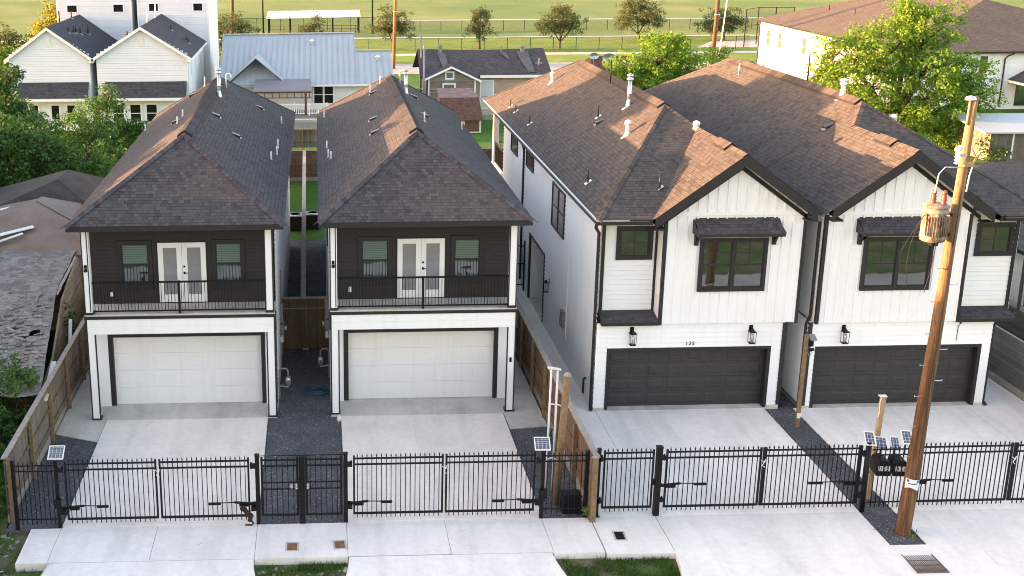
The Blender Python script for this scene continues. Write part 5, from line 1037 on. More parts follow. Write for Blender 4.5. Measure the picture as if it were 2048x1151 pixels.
# house with two satellite dishes behind the white gabled roof
t=thing('brown_roof_house','low brown roofed house mostly hidden by the green tree','house',(35,66,-.2));b=MB();b.slab([(-4.2,-2,2.6),(4,-2,2.6),(4,1.2,4.1),(-3.2,1.2,4.1)],.08);b.slab([(-3.2,1.2,4.1),(4,1.2,4.1),(4,5,2.6),(-4.2,5,2.6)],.08);b.poly([(-4.2,-2,2.6),(-3.2,1.2,4.1),(-4.2,5,2.6)]);b.build('roof',M['redbrown'],t);MB().box(-3.8,-1.6,0,3.8,4.6,2.58).build('wall',M['tan'],t)
for x,y,z,r,lb in ((31.5,65.2,4.15,.40,'smaller pale satellite dish on the left'),(32.75,65.0,4.0,.55,'larger pale satellite dish on the right')):
    d=thing('satellite_dish',lb,'satellite dish',(x,y,z),0,'satellite dishes on the brown roof');b=MB();n=18;rings=[(0,.0),(.5,.06),(.85,.16),(1,.22)]
    for q,dd in rings:
        for j in range(n): a=6.2832*j/n;b.v.append((r*q*math.cos(a)*1.05,-.0-r*dd,r*q*math.sin(a)*.72+.0))
    for k in range(3):
        for j in range(n): j2=(j+1)%n;b.f.append((k*n+j,k*n+j2,(k+1)*n+j2,(k+1)*n+j))
    b.build('reflector',M['galv'],d,True);b=MB();b.cyl((0,0,-.1),(0,.1,-1.0),.03);b.bar((0,-.05,-r*.6),(0,-r*.9,-.05),.02,.02);b.build('mast',M['greymetal'],d)
# big white house on the right
t=thing('big_white_house','large white two storey house with broad brown hip roof','house',(57,61,-.2))
w=MB();w.lap((0,33),(0,0),0,4.95,.2);w.lap((0,0),(24,0),0,4.95,.2);w.build('siding_wall',M['white2'],t)
hip_planes(-.5,24.5,-.5,33.5,4.95,(11.5,9.5,8.6),(11.5,24,8.6)).build('roof',M['roofD'],t);fascia_ring(-.46,24.4,-.46,33.4,4.78,4.93).build('fascia',M['gutter'],t)
for a in (3.2,8.4,13.5,20.2,26.5,29.8): side_window(t,a,a+1.0,2.35,4.1,0,1,True,'brownshade',-1,'white')
for a,b_,c,d in ((6.2,7.0,3.0,4.6),(13,14.2,2.9,4.4)): hung_window(t,a,b_,c,d,0,.08,'glass','glass',False,1,'white')
for x in (4.7,8.4): b=MB();b.tube([(x+.5,-.55,4.8),(x+.1,-.3,4.55),(x,-.1,4.3),(x,-.08,.3)],.06,6);b.build('downspout',M['gutter'],t)
b=MB();b.tube([(-.1,32.9,4.8),(-.1,32.9,.2)],.07,6);b.build('downspout',M['gutter'],t)
b=MB();b.slab([(8.9,-4.2,2.55),(20,-4.2,2.55),(19,0,4.0),(11.5,0,4.0)],.1);b.poly([(8.9,-4.2,2.55),(11.5,0,4.0),(8.9,0,2.55)]);b.build('porch_roof',M['roofC'],t);b=MB();b.box(8.9,-4.2,2.25,20,-4.05,2.5);b.box(8.95,-4.05,2.3,9.1,0,2.5)
for x in (9.2,11.9,15): b.box(x,-4.15,0,x+.35,-3.8,2.3)
b.build('porch_column',M['white'],t)
for i in range(4): MB().box(9.7+i*2.6,-.06,.3,11.4+i*2.6,-.03,2.1).build('dark_door',M['glass'],t)
for y,h in ((8,.5),(14,.4),(20,.5),(26,.5)): vent_pipe(t,4.5,y,4.95+3.65*5/12,h,.06,'black')
# metal roofed outbuilding and the low house at the right edge
t=thing('outbuilding','pale flat roofed outbuilding with grey board walls','shed',(54.5,39.5,-.2));b=MB();b.box(-2.3,0,0,6,4,1.95);b.build('wall',M['woodgrey'],t);b=MB();b.slab([(-2.9,-.35,2.05),(6.4,-.35,2.0),(6.4,4.4,2.5),(-2.9,4.4,2.55)],.10);b.build('roof',M['bluemetal'],t);MB().box(-.8,-.03,.2,-.7,0,1.9).build('corner_board',M['white'],t)
t=thing('low_house','low house with brown shingle roof beyond the right fence','house',(40.5,14,-.2))
hip_planes(-5.2,6,-7.5,10,3.0,(.6,-1.,4.5),(.8,4.5,4.5)).build('roof',M['roofB'],t);fascia_ring(-5.1,5.9,-7.4,9.9,2.8,2.985).build('fascia',M['black'],t)
w=MB();w.lap((-4.6,9),(-4.6,-7),0,2.8,.2);w.lap((-4.6,-7),(5.5,-7),0,2.8,.2);w.build('siding_wall',M['woodhoriz'],t);side_window(t,-6.6,-5.6,1.0,2.2,-4.6,1,True,'glassback');MB().box(-4.66,-5.4,.2,-4.61,-2.2,2.6).build('cream_panel',M['cream'],t)
w=MB();w.lap((33.2,26),(33.2,4),-.2,1.6,.15);w.box(33.2,4,-.2,33.4,26,1.6);w.box(33.12,4,1.6,33.5,26,1.68);tag(w.build('board_wall',M['woodhoriz']),'low horizontal board wall behind the dark grey fence','wall')
# ------------------------------------------------------------------ ruined house at the left
t=thing('ruined_house','derelict house with torn brown roofing and collapsed grey shingles','house',(-4.2,6,-.14))
def L(x,y,z): return (x+4.2,y-6,z+.14)
b=MB()
def hipL(b,x0,x1,y0,y1,ze,A,B): b.poly([L(x0,y0,ze),L(x1,y0,ze),L(*A)]);b.poly([L(x0,y1,ze),L(x0,y0,ze),L(*A),L(*B)]);b.poly([L(x1,y0,ze),L(x1,y1,ze),L(*B),L(*A)]);b.poly([L(x1,y1,ze),L(x0,y1,ze),L(*B)])
hipL(b,-8.6,-1.55,8.9,16,2.98,(-4.45,12.6,4.28),(-4.4,13.2,4.28));b.build('brown_roof',M['rolled'],t)
b=MB();hipL(b,-8.4,-1.2,13.2,21,2.95,(-4.25,16.0,4.5),(-4.2,18,4.5));b.build('black_roof',M['tar'],t)
b=MB();b.prism([L(-4.42,12.62,4.30),L(-4.36,13.3,4.32),L(-1.5,16.,3.02),L(-1.5,11.4,3.02)],(0,0,.012));b.build('grey_roofing_sheet',M['rolled2'],t)
random.seed(11)
b=MB()
for p,q,w in (((-6.2,9.6,3.42),(-4.1,10.6,3.72),.35),((-6.3,9.0,3.15),(-4.4,10.0,3.6),.22),((-7.5,12.4,3.6),(-5.4,13.6,3.9),.2)): MB().bar(L(*p),L(*q),w,.03).build('torn_flashing',M['pvc'],t)
# sagging shingle slope, built as a rough grid with holes
G=[];nx,ny=22,30
b=MB()
def sag(x,y):
    u=(y+2.0)/11.2;z=1.75+1.35*u**.9;z-=.20*math.exp(-((x+3.6)**2/2.2+(y-2.6)**2/3.2));z+=.05*math.sin(x*3.1+y)*math.sin(y*2.3);return z
xr=lambda y:-2.15+max(0,(5.5-y))*.14
for j in range(ny+1):
    for i in range(nx+1):
        y=-2.0+11.2*j/ny;x=-9.5+(xr(y)+9.5)*i/nx;b.v.append(L(x,y,sag(x,y)+random.uniform(-.02,.02)))
for j in range(ny):
    for i in range(nx):
        y=-2.0+11.2*j/ny;x=-9.5+(xr(y)+9.5)*i/nx
        if -5.2<x<-2.2 and .6<y<3.6 and random.random()<.16: continue
        k=j*(nx+1)+i;b.f.append((k,k+1,k+nx+2,k+nx+1))
b.build('shingle_slope',M['oldshingle'],t)
M['debris']=island('shingle_debris',[(.10,.092,.085),(.20,.182,.167),(.27,.247,.225),(.33,.305,.275),(.26,.20,.165)])
b=MB()
for i in range(560):
    y=random.gauss(1.2,1.9);x=random.gauss(-3.2,1.5)
    if not(-2.0<y<6.5 and -8<x<xr(y)-.05): continue
    z=sag(x,y)+random.uniform(.015,.05);a=random.gauss(0,.22);w=random.uniform(.05,.16);l=random.uniform(.035,.065);tx,ty=random.gauss(0,.12),random.gauss(0,.14)
    P=[];
    for sx,sy in ((-1,-1),(1,-1),(1,1),(-1,1)):
        dx=sx*w*math.cos(a)-sy*l*math.sin(a);dy=sx*w*math.sin(a)+sy*l*math.cos(a);P.append(L(x+dx,y+dy,z+dx*tx+dy*ty+.11*dy))
    b.prism(P,(0,0,.014))
for i in range(26):
    y=random.uniform(-1.5,5);x=random.uniform(-5.5,-2.0);z=sag(x,y)+.06;a=random.uniform(0,3.1);l=random.uniform(.2,.6);b.bar(L(x,y,z),L(x+l*math.cos(a),y+l*math.sin(a),z+.08),random.uniform(.04,.12),.02)
tag(b.build('roof_debris',M['debris'],t),kind='stuff')
b=MB();b.prism([L(-1.75,9.2,-.14),L(-2.05,9.2,2.95),L(-1.95,5.5,2.35),L(-1.40,1.2,1.70),L(-1.28,-1.8,1.30),L(-1.22,-1.8,-.14),L(-1.3,1.,-.14)],(-.07,0,0));b.box(*L(-8.6,9.1,-.14),*L(-1.75,9.2,2.95));b.box(*L(-1.95,9.1,-.14),*L(-1.85,20.5,2.95));b.build('tan_board_wall',M['tanwall'],t)
b=MB();b.bar(L(-2.13,9.2,2.93),L(xr(5.5)+.0,5.5,2.55),.05,.12);b.build('rake_board',M['cream'],t);b=MB();b.bar(L(-1.0,-1.9,1.55),L(-1.25,.6,1.80),.16,.06);b.build('eave_board',M['cream'],t);b=MB();b.bar(L(-1.5,4.5,1.9),L(-1.35,3.4,1.1),.12,.05);b.build('leaning_plank',M['cream'],t)
# ------------------------------------------------------------------ park at the back: shelter, fences, poles
t=thing('picnic_shelter','long open shelter with white ribbed roof in the park','shelter',(7,137.5,-.25))
b=MB();b.slab([(-6.9,-1.6,2.2),(6.9,-1.6,2.35),(6.7,2.4,3.0),(-6.8,2.4,2.9)],.10)
for i in range(28): x=-6.7+i*.5;b.bar((x,-1.6,2.24+.011*(x+6.9)),(x,2.4,2.93+.007*(x+6.9)),.08,.05)
b.build('roof',M['white'],t)
for x in (-6.6,-3.5,2.8,6.6):
    for y in (-1.4,2.1): MB().box(x-.09,y-.09,0,x+.09,y+.09,2.3).build('post',M['metal'],t)
b=MB()
for z in (.55,1.0): b.box(-6.5,-1.3,z,6.5,-1.25,z+.05)
for i in range(7): b.box(-6.5+i*2.1,-1.3,0,-6.44+i*2.1,-1.24,1.05)
b.build('railing',M['metal'],t)
M['chain']=None
def chain():
    t=NT('chain_link');uv=t.uv();sep=t.n('ShaderNodeSeparateXYZ');t.l(uv,sep.inputs[0])
    a=t.math('FRACT',t.math('MULTIPLY',t.math('ADD',sep.outputs[0],sep.outputs[1]),6.));b=t.math('FRACT',t.math('MULTIPLY',t.math('SUBTRACT',sep.outputs[0],sep.outputs[1]),6.))
    k=t.math('MAXIMUM',t.math('LESS_THAN',a,.09),t.math('LESS_THAN',b,.09));p=t.n('ShaderNodeBsdfPrincipled');p.inputs['Base Color'].default_value=(.02,.025,.02,1);tr=t.n('ShaderNodeBsdfTransparent');m=t.n('ShaderNodeMixShader');t.l(k,m.inputs[0]);t.l(tr.outputs[0],m.inputs[1]);t.l(p.outputs[0],m.inputs[2]);t.l(m.outputs[0],t.out.inputs[0]);return t.m
M['chain']=chain();M['greenmetal']=plain('dark_green_metal',(.012,.05,.03),.5,.0,.2)
def park_fence(x0,x1,y,h,label,step,mp,cap=None,rail=True):
    t=thing('park_fence',label,'fence',(x0,y,-.25),0,'park fences');L_=x1-x0;n=int(L_/step)
    b=MB();b.poly([(0,0,.03),(L_,0,.03),(L_,0,h),(0,0,h)]);b.build('mesh',M['chain'],t)
    for i in range(n+1): MB().cyl((i*step,0,0),(i*step,0,h+.02),.045,n=6).build('post',M[mp],t)
    b=MB();b.cyl((0,0,h),(L_,0,h),.075 if cap else .03,n=6);b.build('top_rail',M[cap or mp],t)
    return t
park_fence(16.5,75,137.2,1.6,'outfield chain link fence with thick white top rail',3.1,'metal','white');park_fence(-12,16,139.6,1.9,'black chain link fence behind the long shelter',3.5,'metal');park_fence(11,62,110.2,1.62,'dark green mesh fence in front of the park path',2.9,'greenmetal')
for x,y,h,r,m,lb in ((15.87,92.9,11,.20,'redwoodpole','orange brown utility pole beside the blue metal roof'),(-4.9,135.8,10,.26,'darkpole','red brown pole left of the park shelter'),(48.95,85.6,12,.24,'darkpole','dark utility pole behind the right white house')):
    t=thing('timber_pole',lb,'utility pole',(x,y,-.25),0,'poles along the park road');MB().cyl((0,0,0),(.25,0,h),r,r*.8,10).build('shaft',M[m],t,True);b=MB();b.lathe((.15,0,6.2),[(r*1.1,0),(r*1.25,.05),(r*1.1,.1)],10);b.build('band',M['galv'],t)
for x,y,lb in ((-.3,134,'black light pole at the left end of the shelter'),(15.5,134,'black light pole at the right end of the shelter')):
    t=thing('light_pole',lb,'light pole',(x,y,-.25),0,'black park light poles');MB().cyl((0,0,0),(0,0,12),.12,.09,8).build('shaft',M['metal'],t,True);MB().cyl((0,0,0),(0,0,.4),.2,.18,8).build('base',M['metal'],t)
t=thing('guy_wire','thin pale cable slanting beside the dark pole','cable',(49.6,86,-.25));MB().tube([(0,0,0),(.35,0,4),(.6,0,8),(.7,0,12)],.06,6).build('wire_cover',M['pvc'],t)
t=thing('backstop','tall black ball field backstop frame beside the white house','backstop',(62,112,-.25));b=MB()
for x in (0,2.7,5,7.4): b.cyl((x,0 if x<1 else 3,0),(x,0 if x<1 else 3,4.8),.07,n=6)
for z in (2.6,4.75): b.bar((0,0,z),(2.7,3,z),.06,.06);b.bar((2.7,3,z),(7.4,3,z),.06,.06)
b.build('pipe_frame',M['metal'],t);b=MB();b.poly([(0,0,.1),(2.7,3,.1),(2.7,3,4.8),(0,0,4.8)]);b.poly([(2.7,3,.1),(7.4,3,.1),(7.4,3,4.8),(2.7,3,4.8)]);b.build('mesh',M['chain'],t)
sheet('path',[(56,112),(68,112),(70,122),(60,119)],-.238,'conc3')
# ------------------------------------------------------------------ trees and shrubs: trunk with limbs, crown of leaf clumps
M['bark']=plain('tree_bark',(.10,.075,.055),.95,0,.35,8,.1,.02);M['barkpale']=plain('pale_bark',(.22,.18,.14),.95,0,.3,8,.1,.02)
M['lf_dark']=leafmat('dark_green_leaves',(.03,.072,.02),(.052,.12,.032),(.085,.175,.046),.3)
M['lf_mid']=leafmat('green_leaves',(.04,.10,.022),(.07,.155,.034),(.115,.22,.05),.35)
M['lf_bright']=leafmat('bright_green_leaves',(.085,.17,.024),(.15,.265,.042),(.23,.36,.072),.45)
M['lf_olive']=leafmat('olive_leaves',(.045,.066,.028),(.075,.10,.045),(.125,.145,.07),.35)
M['lf_yellow']=leafmat('yellow_green_leaves',(.10,.13,.02),(.17,.19,.035),(.26,.26,.06),.35)
M['lf_red']=leafmat('rusty_leaves',(.12,.06,.03),(.20,.10,.05),(.10,.11,.03),.3)
def leaf_mesh(name,cl,per,cr,ls,mat,parent,aspect=.55,droop=0.,seed=1):
    g=np.random.default_rng(seed);cl=np.asarray(cl,float);k=len(cl)*per
    c=np.repeat(cl,per,0);d=g.normal(0,1,(k,3));d/=np.linalg.norm(d,axis=1)[:,None];r=cr*g.uniform(.15,1,k)**.6;sq=np.array([1,1,.72]);pos=c+d*r[:,None]*sq
    pos[:,2]-=droop*g.uniform(0,1,k)
    n=d*.6+np.array([0,0,.55])+g.normal(0,.45,(k,3));n/=np.linalg.norm(n,axis=1)[:,None]
    a=np.cross(n,g.normal(0,1,(k,3)));a/=np.linalg.norm(a,axis=1)[:,None];b=np.cross(n,a);s=ls*g.uniform(.6,1.35,k)
    v=np.empty((k,4,3));v[:,0]=pos-a*s[:,None]*.5;v[:,1]=pos+b*(s*aspect*.5)[:,None]+n*(s*.06)[:,None];v[:,2]=pos+a*s[:,None]*.5;v[:,3]=pos-b*(s*aspect*.5)[:,None]+n*(s*.06)[:,None]
    me=bpy.data.meshes.new(name);me.vertices.add(4*k);me.vertices.foreach_set('co',v.reshape(-1).astype(np.float32));me.loops.add(4*k);me.loops.foreach_set('vertex_index',np.arange(4*k,dtype=np.int32));me.polygons.add(k);me.polygons.foreach_set('loop_start',np.arange(0,4*k,4,dtype=np.int32));me.polygons.foreach_set('loop_total',np.full(k,4,np.int32));me.update();me.validate();me.materials.append(M[mat])
    o=bpy.data.objects.new(name,me);COL.objects.link(o);o.parent=parent;return o
def clusters(lobes,dens,seed,hollow=.45):
    # clump centres spread through the outer shell of each lobe; uneven outline from lumpy radii
    g=np.random.default_rng(seed);out=[];own=[]
    for li,(cx,cy,cz,rx,ry,rz) in enumerate(lobes):
        n=max(6,int(dens*(rx*ry*rz)**(2/3)*8));ph=g.uniform(0,6.28,6)
        d=g.normal(0,1,(n,3));d/=np.linalg.norm(d,axis=1)[:,None]
        lump=1+.16*np.sin(d[:,0]*5+ph[0])+.14*np.sin(d[:,1]*6+ph[1])+.12*np.sin(d[:,2]*7+ph[2])
        r=(hollow+(1.03-hollow)*g.uniform(0,1,n)**.7)*lump
        p=np.array([cx,cy,cz])+d*r[:,None]*np.array([rx,ry,rz]);p=p[p[:,2]>.12];out.append(p);own+=[li]*len(p)
    return np.concatenate(out),own
def tree(name,label,base,lobes,mat,ls,cr,per,dens,trunk_r,bark='bark',group=None,seed=1,trunk_h=None,hollow=.45,cat='tree',droop=0,aspect=.55,limbs=True):
    # lobes in coordinates relative to the base
    t=thing(name,label,cat,base,0,group);cl,own=clusters(lobes,dens,seed,hollow);g=random.Random(seed)
    b=MB();zmin=min(l[2] for l in lobes);th=trunk_h if trunk_h is not None else max(.4,zmin*.9)
    cx=sum(l[0] for l in lobes)/len(lobes);cy=sum(l[1] for l in lobes)/len(lobes)
    top=Vector((cx*.35,cy*.35,th));pts=[Vector((0,0,-.25)),Vector((g.uniform(-.05,.05),g.uniform(-.05,.05),th*.5)),top]
    b.tube(pts,trunk_r*1.15,9,trunk_r*.8)
    if limbs:
        for li,l in enumerate(lobes):
            c=Vector(l[:3]);mid=top.lerp(c,.5)+Vector((g.uniform(-.3,.3),g.uniform(-.3,.3),g.uniform(.0,.35)))*min(1,l[3]);b.tube([top-Vector((0,0,.1)),mid,c],trunk_r*.55,7,trunk_r*.22)
            own_c=[p for p,o in zip(cl,own) if o==li];g.shuffle(own_c)
            for p in own_c[:7]:
                p=Vector(p);b.tube([c.lerp(mid,.3),c.lerp(p,.5)+Vector((0,0,.15*l[5])),p],trunk_r*.20,5,trunk_r*.06)
    b.build('trunk' if cat=='tree' else 'stem',M[bark],t,True)
    leaf_mesh('crown' if cat=='tree' else 'foliage',cl,per,cr,ls,mat,t,aspect,droop,seed);return t
# large tree right of the gabled houses
tree('tree','large bright green spreading tree before the big white house',(48.5,46,-.2),[(2.0,0,8.3,2.0,2.2,2.0),(-.6,.5,7.0,2.5,2.6,1.9),(-3.5,0,6.6,2.3,2.4,1.7),(-2.2,-.8,4.6,2.9,2.8,1.7),(1.5,-1,5.4,2.6,2.6,1.8),(4.8,0,4.9,2.2,2.4,1.8),(6.0,.3,3.2,1.6,1.9,1.5),(2.6,-1.5,2.4,2.4,2.5,1.7),(4.0,-1.2,.8,1.7,2.,1.4),(-.3,-1.4,2.2,2.1,2.2,1.3),(-4.6,.5,4.8,1.3,1.5,1.1),(.6,.2,9.4,1.2,1.3,1.0)],'lf_bright',.21,.5,30,4.4,.42,seed=21,trunk_h=1.6,hollow=.5)
tree('tree','dense green tree standing between the roofs of the two gabled houses',(35,58,-.2),[(0,0,4.8,2.6,2.4,1.7),(-2.6,0,4.0,2.1,2,1.5),(2.8,.3,4.1,2.1,2.,1.4),(.8,.3,6.0,2.2,1.9,1.2),(-1.2,-.8,2.4,2.6,2.4,1.4),(3.6,-.2,2.6,2.0,1.9,1.3),(-3.4,-.3,2.6,1.5,1.5,1.2)],'lf_bright',.24,.5,26,3.4,.25,seed=22,trunk_h=1.2)
for i,(x,y,lb,lob,m) in enumerate(((44.5,74,'rambling green shrub thicket beside the dark pole',[(0,0,2.2,2.2,1.5,1.6),(2.6,0,1.6,2.2,1.5,1.3),(5,1,1.5,1.8,1.4,1.2),(1.2,.4,3.4,1.2,1.1,1.0)],'lf_mid'),(50.5,62,'tall shrub growing against the sunlit white wall',[(0,0,1.5,1.2,1.2,1.3),(1.8,0,1.2,1.2,1.1,1.2),(3.4,-.5,1.0,1.3,1.2,1.1),(1.2,0,2.8,.6,.6,.8)],'lf_bright'),(53.8,66,'thin flowering shrub against the sunlit white wall',[(0,0,1.9,1.0,1.0,1.2),(-1.6,0,1.8,.9,.9,1.1)],'lf_yellow'))):
    tree('shrub',lb,(x,y,-.2),lob,m,.22,.42,22,3.2,.08,seed=30+i,cat='shrub')
# left side mass of trees
for i,(x,y,lb,lob,m,ls) in enumerate((
 (-11.0,31,'dark tree with a ragged leaning top at the left edge',[(0,0,3.8,2.6,2.6,2.4),(-.2,0,6.2,1.4,1.6,1.5),(.9,.2,7.3,.8,.9,.8),(1.4,-.3,2.4,2.2,2.3,1.9),(-1.8,0,2,1.8,2,1.8),(1.2,.2,5.4,.8,.9,.7)],'lf_dark',.24),
 (-8.6,25,'dense dark green tree behind the torn brown roof',[(0,0,3.4,2.3,2.3,2.0),(1.8,.5,2.6,1.9,2.0,1.7),(-2.2,0,2.8,2.2,2.1,1.9),(-.6,0,5.0,1.6,1.6,1.2),(1.6,.2,4.4,1.2,1.2,1.0)],'lf_dark',.22),
 (-5.2,25.5,'mid green tree close to the left dark house eave',[(0,0,2.4,1.9,1.9,1.7),(1.6,1.0,1.9,1.5,1.7,1.4),(-1.1,-.3,1.8,1.5,1.7,1.4),(.2,.2,3.7,1.2,1.2,.9),(2.4,2.5,1.4,1.2,1.4,1.2)],'lf_mid',.20),
 (-7.0,40.5,'light green young tree in front of the white gable houses',[(0,0,3.2,1.7,1.6,1.6),(.7,0,4.6,1.1,1.0,.9),(-1.3,0,2.4,1.6,1.5,1.4),(1.5,.2,2.2,1.4,1.4,1.3),(-.5,0,1.2,1.8,1.6,1.1)],'lf_mid',.19),
 (-4.4,40.,'rounded green bush left of the dark house roof',[(0,0,1.6,1.5,1.4,1.3),(1.3,0,1.2,1.2,1.2,1.0),(-.9,.4,2.7,1.1,1.0,.9),(.3,0,2.6,.8,.8,.6)],'lf_mid',.18),
 (-2.6,34,'low green bush along the eave of the left dark house',[(0,0,1.4,1.6,1.8,1.2),(-1.8,-.6,1.2,1.6,1.7,1.2),(.9,-2.6,1.2,1.3,1.6,1.1),(-.4,-4,1.3,1.5,1.7,1.2)],'lf_mid',.18),
 (-6.0,32,'dark green bush in the shade of the left trees',[(0,0,2.2,2.2,2.0,1.7),(1.8,-1,1.6,1.8,1.9,1.4),(-1.8,0,1.8,1.8,1.8,1.6),(.3,0,3.7,1.2,1.2,1.0)],'lf_dark',.2),
 (-13.5,38,'tall shaded tree behind the ragged tree at the left edge',[(0,0,3.6,2.6,2.4,2.3),(2.4,0,2.8,2.2,2,2.0),(-1,0,5.5,1.6,1.6,1.4)],'lf_mid',.24))):
    tree('tree',lb,(x,y,-.2),lob,m,ls,.5,30,3.6,.2,seed=40+i,trunk_h=.8,group=None)
# unseen trees added in the west, sized to shade the street front and roofs
for i,(x,y,h) in enumerate(((-17,-19,10),(-16,-13.5,10.4),(-17.5,-8,10.8),(-16,-3.5,10.6),(-17,2.0,9.2),(-16.5,6.4,10.2),(-16.5,11.0,10.9),(-17,14.9,15.6),(-16.5,17.9,15.4),(-17,-26,10),(-22,-10,9.5),(-22,0,9),(-15,21.5,7.4))):
    q=h/8.5;k=.55 if h>15 else 1
    tree('tree','broad dark green tree of the unseen row added to shade the street front',(x,y,-.2),[(0,0,5.4*q,3.2,3.4*k,2.6*q),(-1.2,1.2*k,3.2*q,2.8,3.2*k,2.4*q),(1.2,-1.4*k,2.6*q,2.6,3.2*k,2.4*q),(.2,1.8*k,5.2*q,2.2,2.4*k,2.2*q),(0,-1.8*k,5.0*q,2.4,2.4*k,2.3*q)],'lf_dark',.75,.85,26,3.0,.3,seed=140+i,trunk_h=1.5,group='added row of shade trees out of view')
for i,(x,y,lb,lob,m) in enumerate(((-17.6,76,'yellow green tree beside the tall white houses',[(0,0,5.8,2.1,2,2.0),(1.6,0,4.2,1.8,1.8,1.7),(-1.4,0,4.2,1.6,1.7,1.6),(.8,0,7.4,1.4,1.4,1.1)],'lf_yellow'),(-22.5,78,'dark rounded tree at the top left edge of the photo',[(0,0,4.3,2.2,2,1.9),(-1.8,0,3.4,1.8,1.8,1.6)],'lf_olive'),(-18.4,64,'green tree behind the leftmost white gable',[(0,0,3.8,1.8,1.8,1.9),(1.2,0,2.8,1.7,1.6,1.7),(-1.6,0,3.8,1.6,1.6,1.8)],'lf_mid'))):
    tree('tree',lb,(x,y,-.2),lob,m,.30,.6,24,3.0,.22,seed=60+i,trunk_h=1.2)
# park trees
pk=[(17.0,112.5,'airy olive tree behind the orange utility pole',[(0,0,3.5,1.7,1.6,1.7),(.9,0,2.4,1.4,1.4,1.1),(-.9,0,2.6,1.2,1.2,1.1)],'lf_olive'),(28.1,112.4,'narrow dark upright tree behind the green park fence',[(0,0,3.6,1.2,1.2,1.3),(.1,0,2.2,1.4,1.3,1.1),(-.2,0,4.4,.8,.8,.7)],'lf_olive'),(38.4,112.4,'spreading olive tree before the white topped park fence',[(0,0,3.4,1.8,1.7,1.6),(-1.4,0,2.6,1.4,1.3,.9),(1.3,0,2.9,1.2,1.2,1.2),(.2,0,4.5,1.0,1.,.8)],'lf_olive'),(51.2,122,'broad brownish park tree above the bright green tree',[(0,0,3.5,2.2,2,1.8),(-.7,0,4.7,1.5,1.4,1.1),(1.1,0,2.5,1.6,1.6,1.2),(-1.5,0,2.3,1.3,1.3,1.1)],'lf_olive'),(62.5,121,'grey green park tree behind the dark utility pole',[(0,0,2.5,2.1,2,1.7),(-1.5,0,1.9,1.4,1.4,1.0),(1.2,0,2.0,1.2,1.2,1.0)],'lf_olive'),(-2.8,100,'dense olive tree left of the blue metal roof',[(0,0,3.9,1.7,1.6,1.8),(1.2,0,3.0,1.4,1.4,1.7),(-1.2,0,2.4,1.4,1.4,1.5),(.2,0,1.5,1.8,1.6,1.3)],'lf_olive'),(-1.6,78,'yellowish hedge between white house and blue metal roof',[(0,0,2.2,.9,1.2,1.8),(0,.5,1.0,1.1,1.2,1.0)],'lf_yellow'),(7.2,131.5,'small dark shrub under the park shelter roof',[(0,0,1.2,1.1,1,1.1),(-1.2,0,.8,.8,.8,.7),(.2,0,2.1,.6,.6,.6)],'lf_olive')]
for i,(x,y,lb,lob,m) in enumerate(pk): tree('tree',lb,(x,y,-.25),[(a*1.3,b_*1.2,c*1.05,d*1.3,e*1.25,f*1.15) for a,b_,c,d,e,f in lob],m,.22,.52,26,2.9,.16,'bark',seed=80+i,trunk_h=.9,hollow=.3)
# shrubs by the ruin and the fence
tree('shrub','green shrub with rusty tips in front of the ruined house',(-2.1,-1.7,-.15),[(0,0,1.75,1.0,1.1,.95),(-.7,-.4,1.2,1.0,1.1,1.0),(.30,.6,2.2,.6,.7,.55),(-.1,-1.3,1.0,.85,1.0,.8),(-.6,-2.2,.6,.8,1.0,.6),(-1.0,.8,1.6,1.0,1.1,1.0)],'lf_mid',.13,.26,30,4.6,.05,seed=101,cat='shrub')
tree('shrub','tuft of rusty leaves on the shrub before the ruin',(-1.45,-1.6,-.15),[(0,0,1.95,.28,.3,.3),(-.1,.1,1.5,.25,.25,.22)],'lf_red',.11,.16,20,5,.03,seed=102,cat='shrub')
tree('shrub','low green weeds along the outside of the left fence',(-1.8,-3.9,-.15),[(0,0,.5,.6,1.2,.5),(-.3,1.3,.6,.7,1.0,.55),(.2,-1.3,.35,.5,.9,.35)],'lf_mid',.10,.22,24,4.5,.02,seed=103,cat='shrub',limbs=False)
tree('vine','dark vines climbing the tan wall of the ruined house',(-1.52,4.2,-.15),[(0,0,.8,.30,1.2,.8),(.1,1.0,1.3,.22,.5,.7),(.15,-1.3,.6,.25,.9,.6),(-.05,.7,2.0,.16,.3,.5)],'lf_dark',.13,.22,24,6,.03,seed=104,cat='vine')
tree('shrub','climbing greenery on the pale outbuilding wall',(51.9,38.9,-.2),[(0,0,1.0,.8,.5,.9),(1.0,.2,.6,.8,.5,.5)],'lf_dark',.22,.35,20,3,.04,seed=105,cat='shrub')
tree('shrub','small weed at the foot of the golden fence post',(14.52,-7.0,0),[(0,0,.22,.10,.1,.2)],'lf_bright',.07,.10,14,8,.01,seed=106,cat='weed',limbs=False)
tree('shrub','small weed beside the rusty drain grate gravel edge',(22.75,-8.55,-.03),[(0,0,.10,.15,.1,.1)],'lf_bright',.06,.1,12,8,.01,seed=107,cat='weed',limbs=False)
tree('shrub','green weed by the fence foot near the white pipes',(14.55,-2.2,0),[(0,0,.18,.12,.3,.18)],'lf_mid',.07,.12,14,8,.01,seed=108,cat='weed',limbs=False)
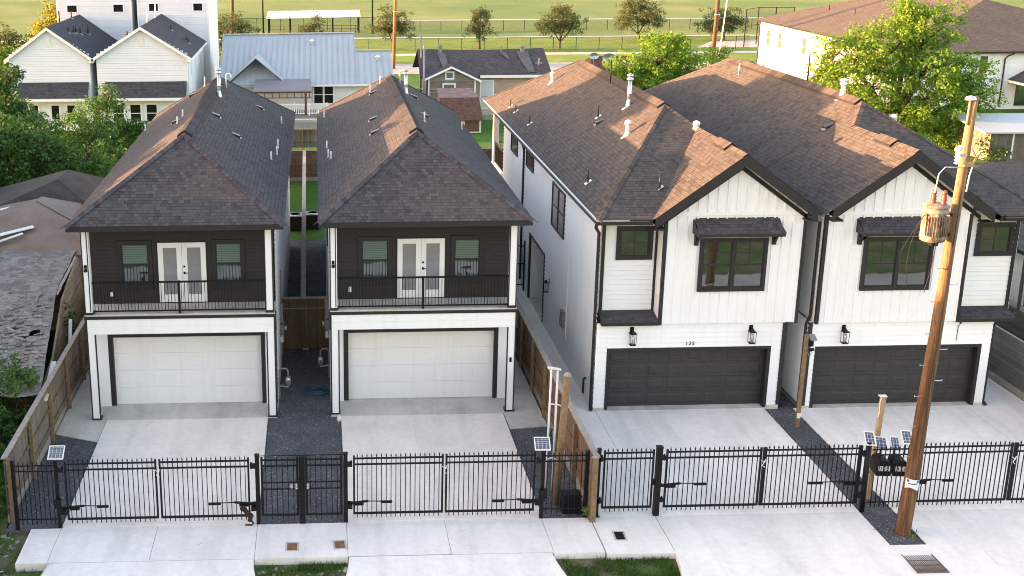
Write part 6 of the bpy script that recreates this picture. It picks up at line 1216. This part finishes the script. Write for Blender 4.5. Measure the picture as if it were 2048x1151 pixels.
# ------------------------------------------------------------------ light, sky, camera
def sky():
    w=bpy.data.worlds.new('World');SC.world=w;w.use_nodes=True;nt=w.node_tree
    bg=nt.nodes['Background'];s=nt.nodes.new('ShaderNodeTexSky');s.sky_type='NISHITA';s.sun_disc=False
    s.sun_elevation=R(SUN_EL);s.sun_rotation=R(SUN_ROT);s.altitude=50;s.air_density=1.0;s.dust_density=1.5;s.ozone_density=1.5
    mx=nt.nodes.new('ShaderNodeMix');mx.data_type='RGBA';mx.blend_type='MULTIPLY';mx.inputs[0].default_value=1;mx.inputs[7].default_value=(1.36,1.0,.85,1);nt.links.new(s.outputs[0],mx.inputs[6]);nt.links.new(mx.outputs[2],bg.inputs[0]);bg.inputs[1].default_value=SKY
SUN_EL=6.0;SUN_AZ=8.0   # azimuth measured from -x towards +y
SUN_ROT=270+SUN_AZ;SKY=.15
sky()
sd=Vector((-math.cos(R(SUN_AZ))*math.cos(R(SUN_EL)),math.sin(R(SUN_AZ))*math.cos(R(SUN_EL)),math.sin(R(SUN_EL))))
L=bpy.data.lights.new('Sun','SUN');L.energy=3.6;L.angle=R(.5);L.color=(1,.52,.24)
lo=bpy.data.objects.new('Sun',L);COL.objects.link(lo);lo.rotation_euler=sd.to_track_quat('Z','Y').to_euler();lo.location=(-40,10,30)
cam=bpy.data.cameras.new('Camera');co=bpy.data.objects.new('Camera',cam);COL.objects.link(co);SC.camera=co
yaw,pit,rol=R(1.7897),R(15.0615),R(-.2916)
F=Vector((math.sin(yaw)*math.cos(pit),math.cos(yaw)*math.cos(pit),-math.sin(pit)));R0=Vector((math.cos(yaw),-math.sin(yaw),0));U0=R0.cross(F)
RR=R0*math.cos(rol)+U0*math.sin(rol);UU=-R0*math.sin(rol)+U0*math.cos(rol)
mt=Matrix((RR,UU,-F)).transposed().to_4x4();mt.translation=Vector((7.4441,-34.7733,15.5728));co.matrix_world=mt
cam.sensor_width=36;cam.lens=2303.6/2048*36;cam.shift_x=315.3355/2048;cam.shift_y=-112.9997/2048;cam.clip_end=2500;cam.clip_start=.5
SC.view_settings.view_transform='Standard';SC.view_settings.look='None';SC.view_settings.gamma=1;SC.view_settings.use_curve_mapping=False
SC.view_settings.exposure=EXPO if 'EXPO' in globals() else 3.18
SC.cycles.max_bounces=8;SC.cycles.diffuse_bounces=5;SC.cycles.glossy_bounces=3;SC.cycles.transmission_bounces=3;SC.cycles.transparent_max_bounces=4
SC.cycles.use_adaptive_sampling=True;SC.cycles.use_denoising=True;SC.cycles.denoiser='OPENIMAGEDENOISE';SC.cycles.denoising_input_passes='RGB_ALBEDO_NORMAL';SC.cycles.denoising_prefilter='ACCURATE';SC.cycles.adaptive_threshold=.005;SC.cycles.filter_width=1.0
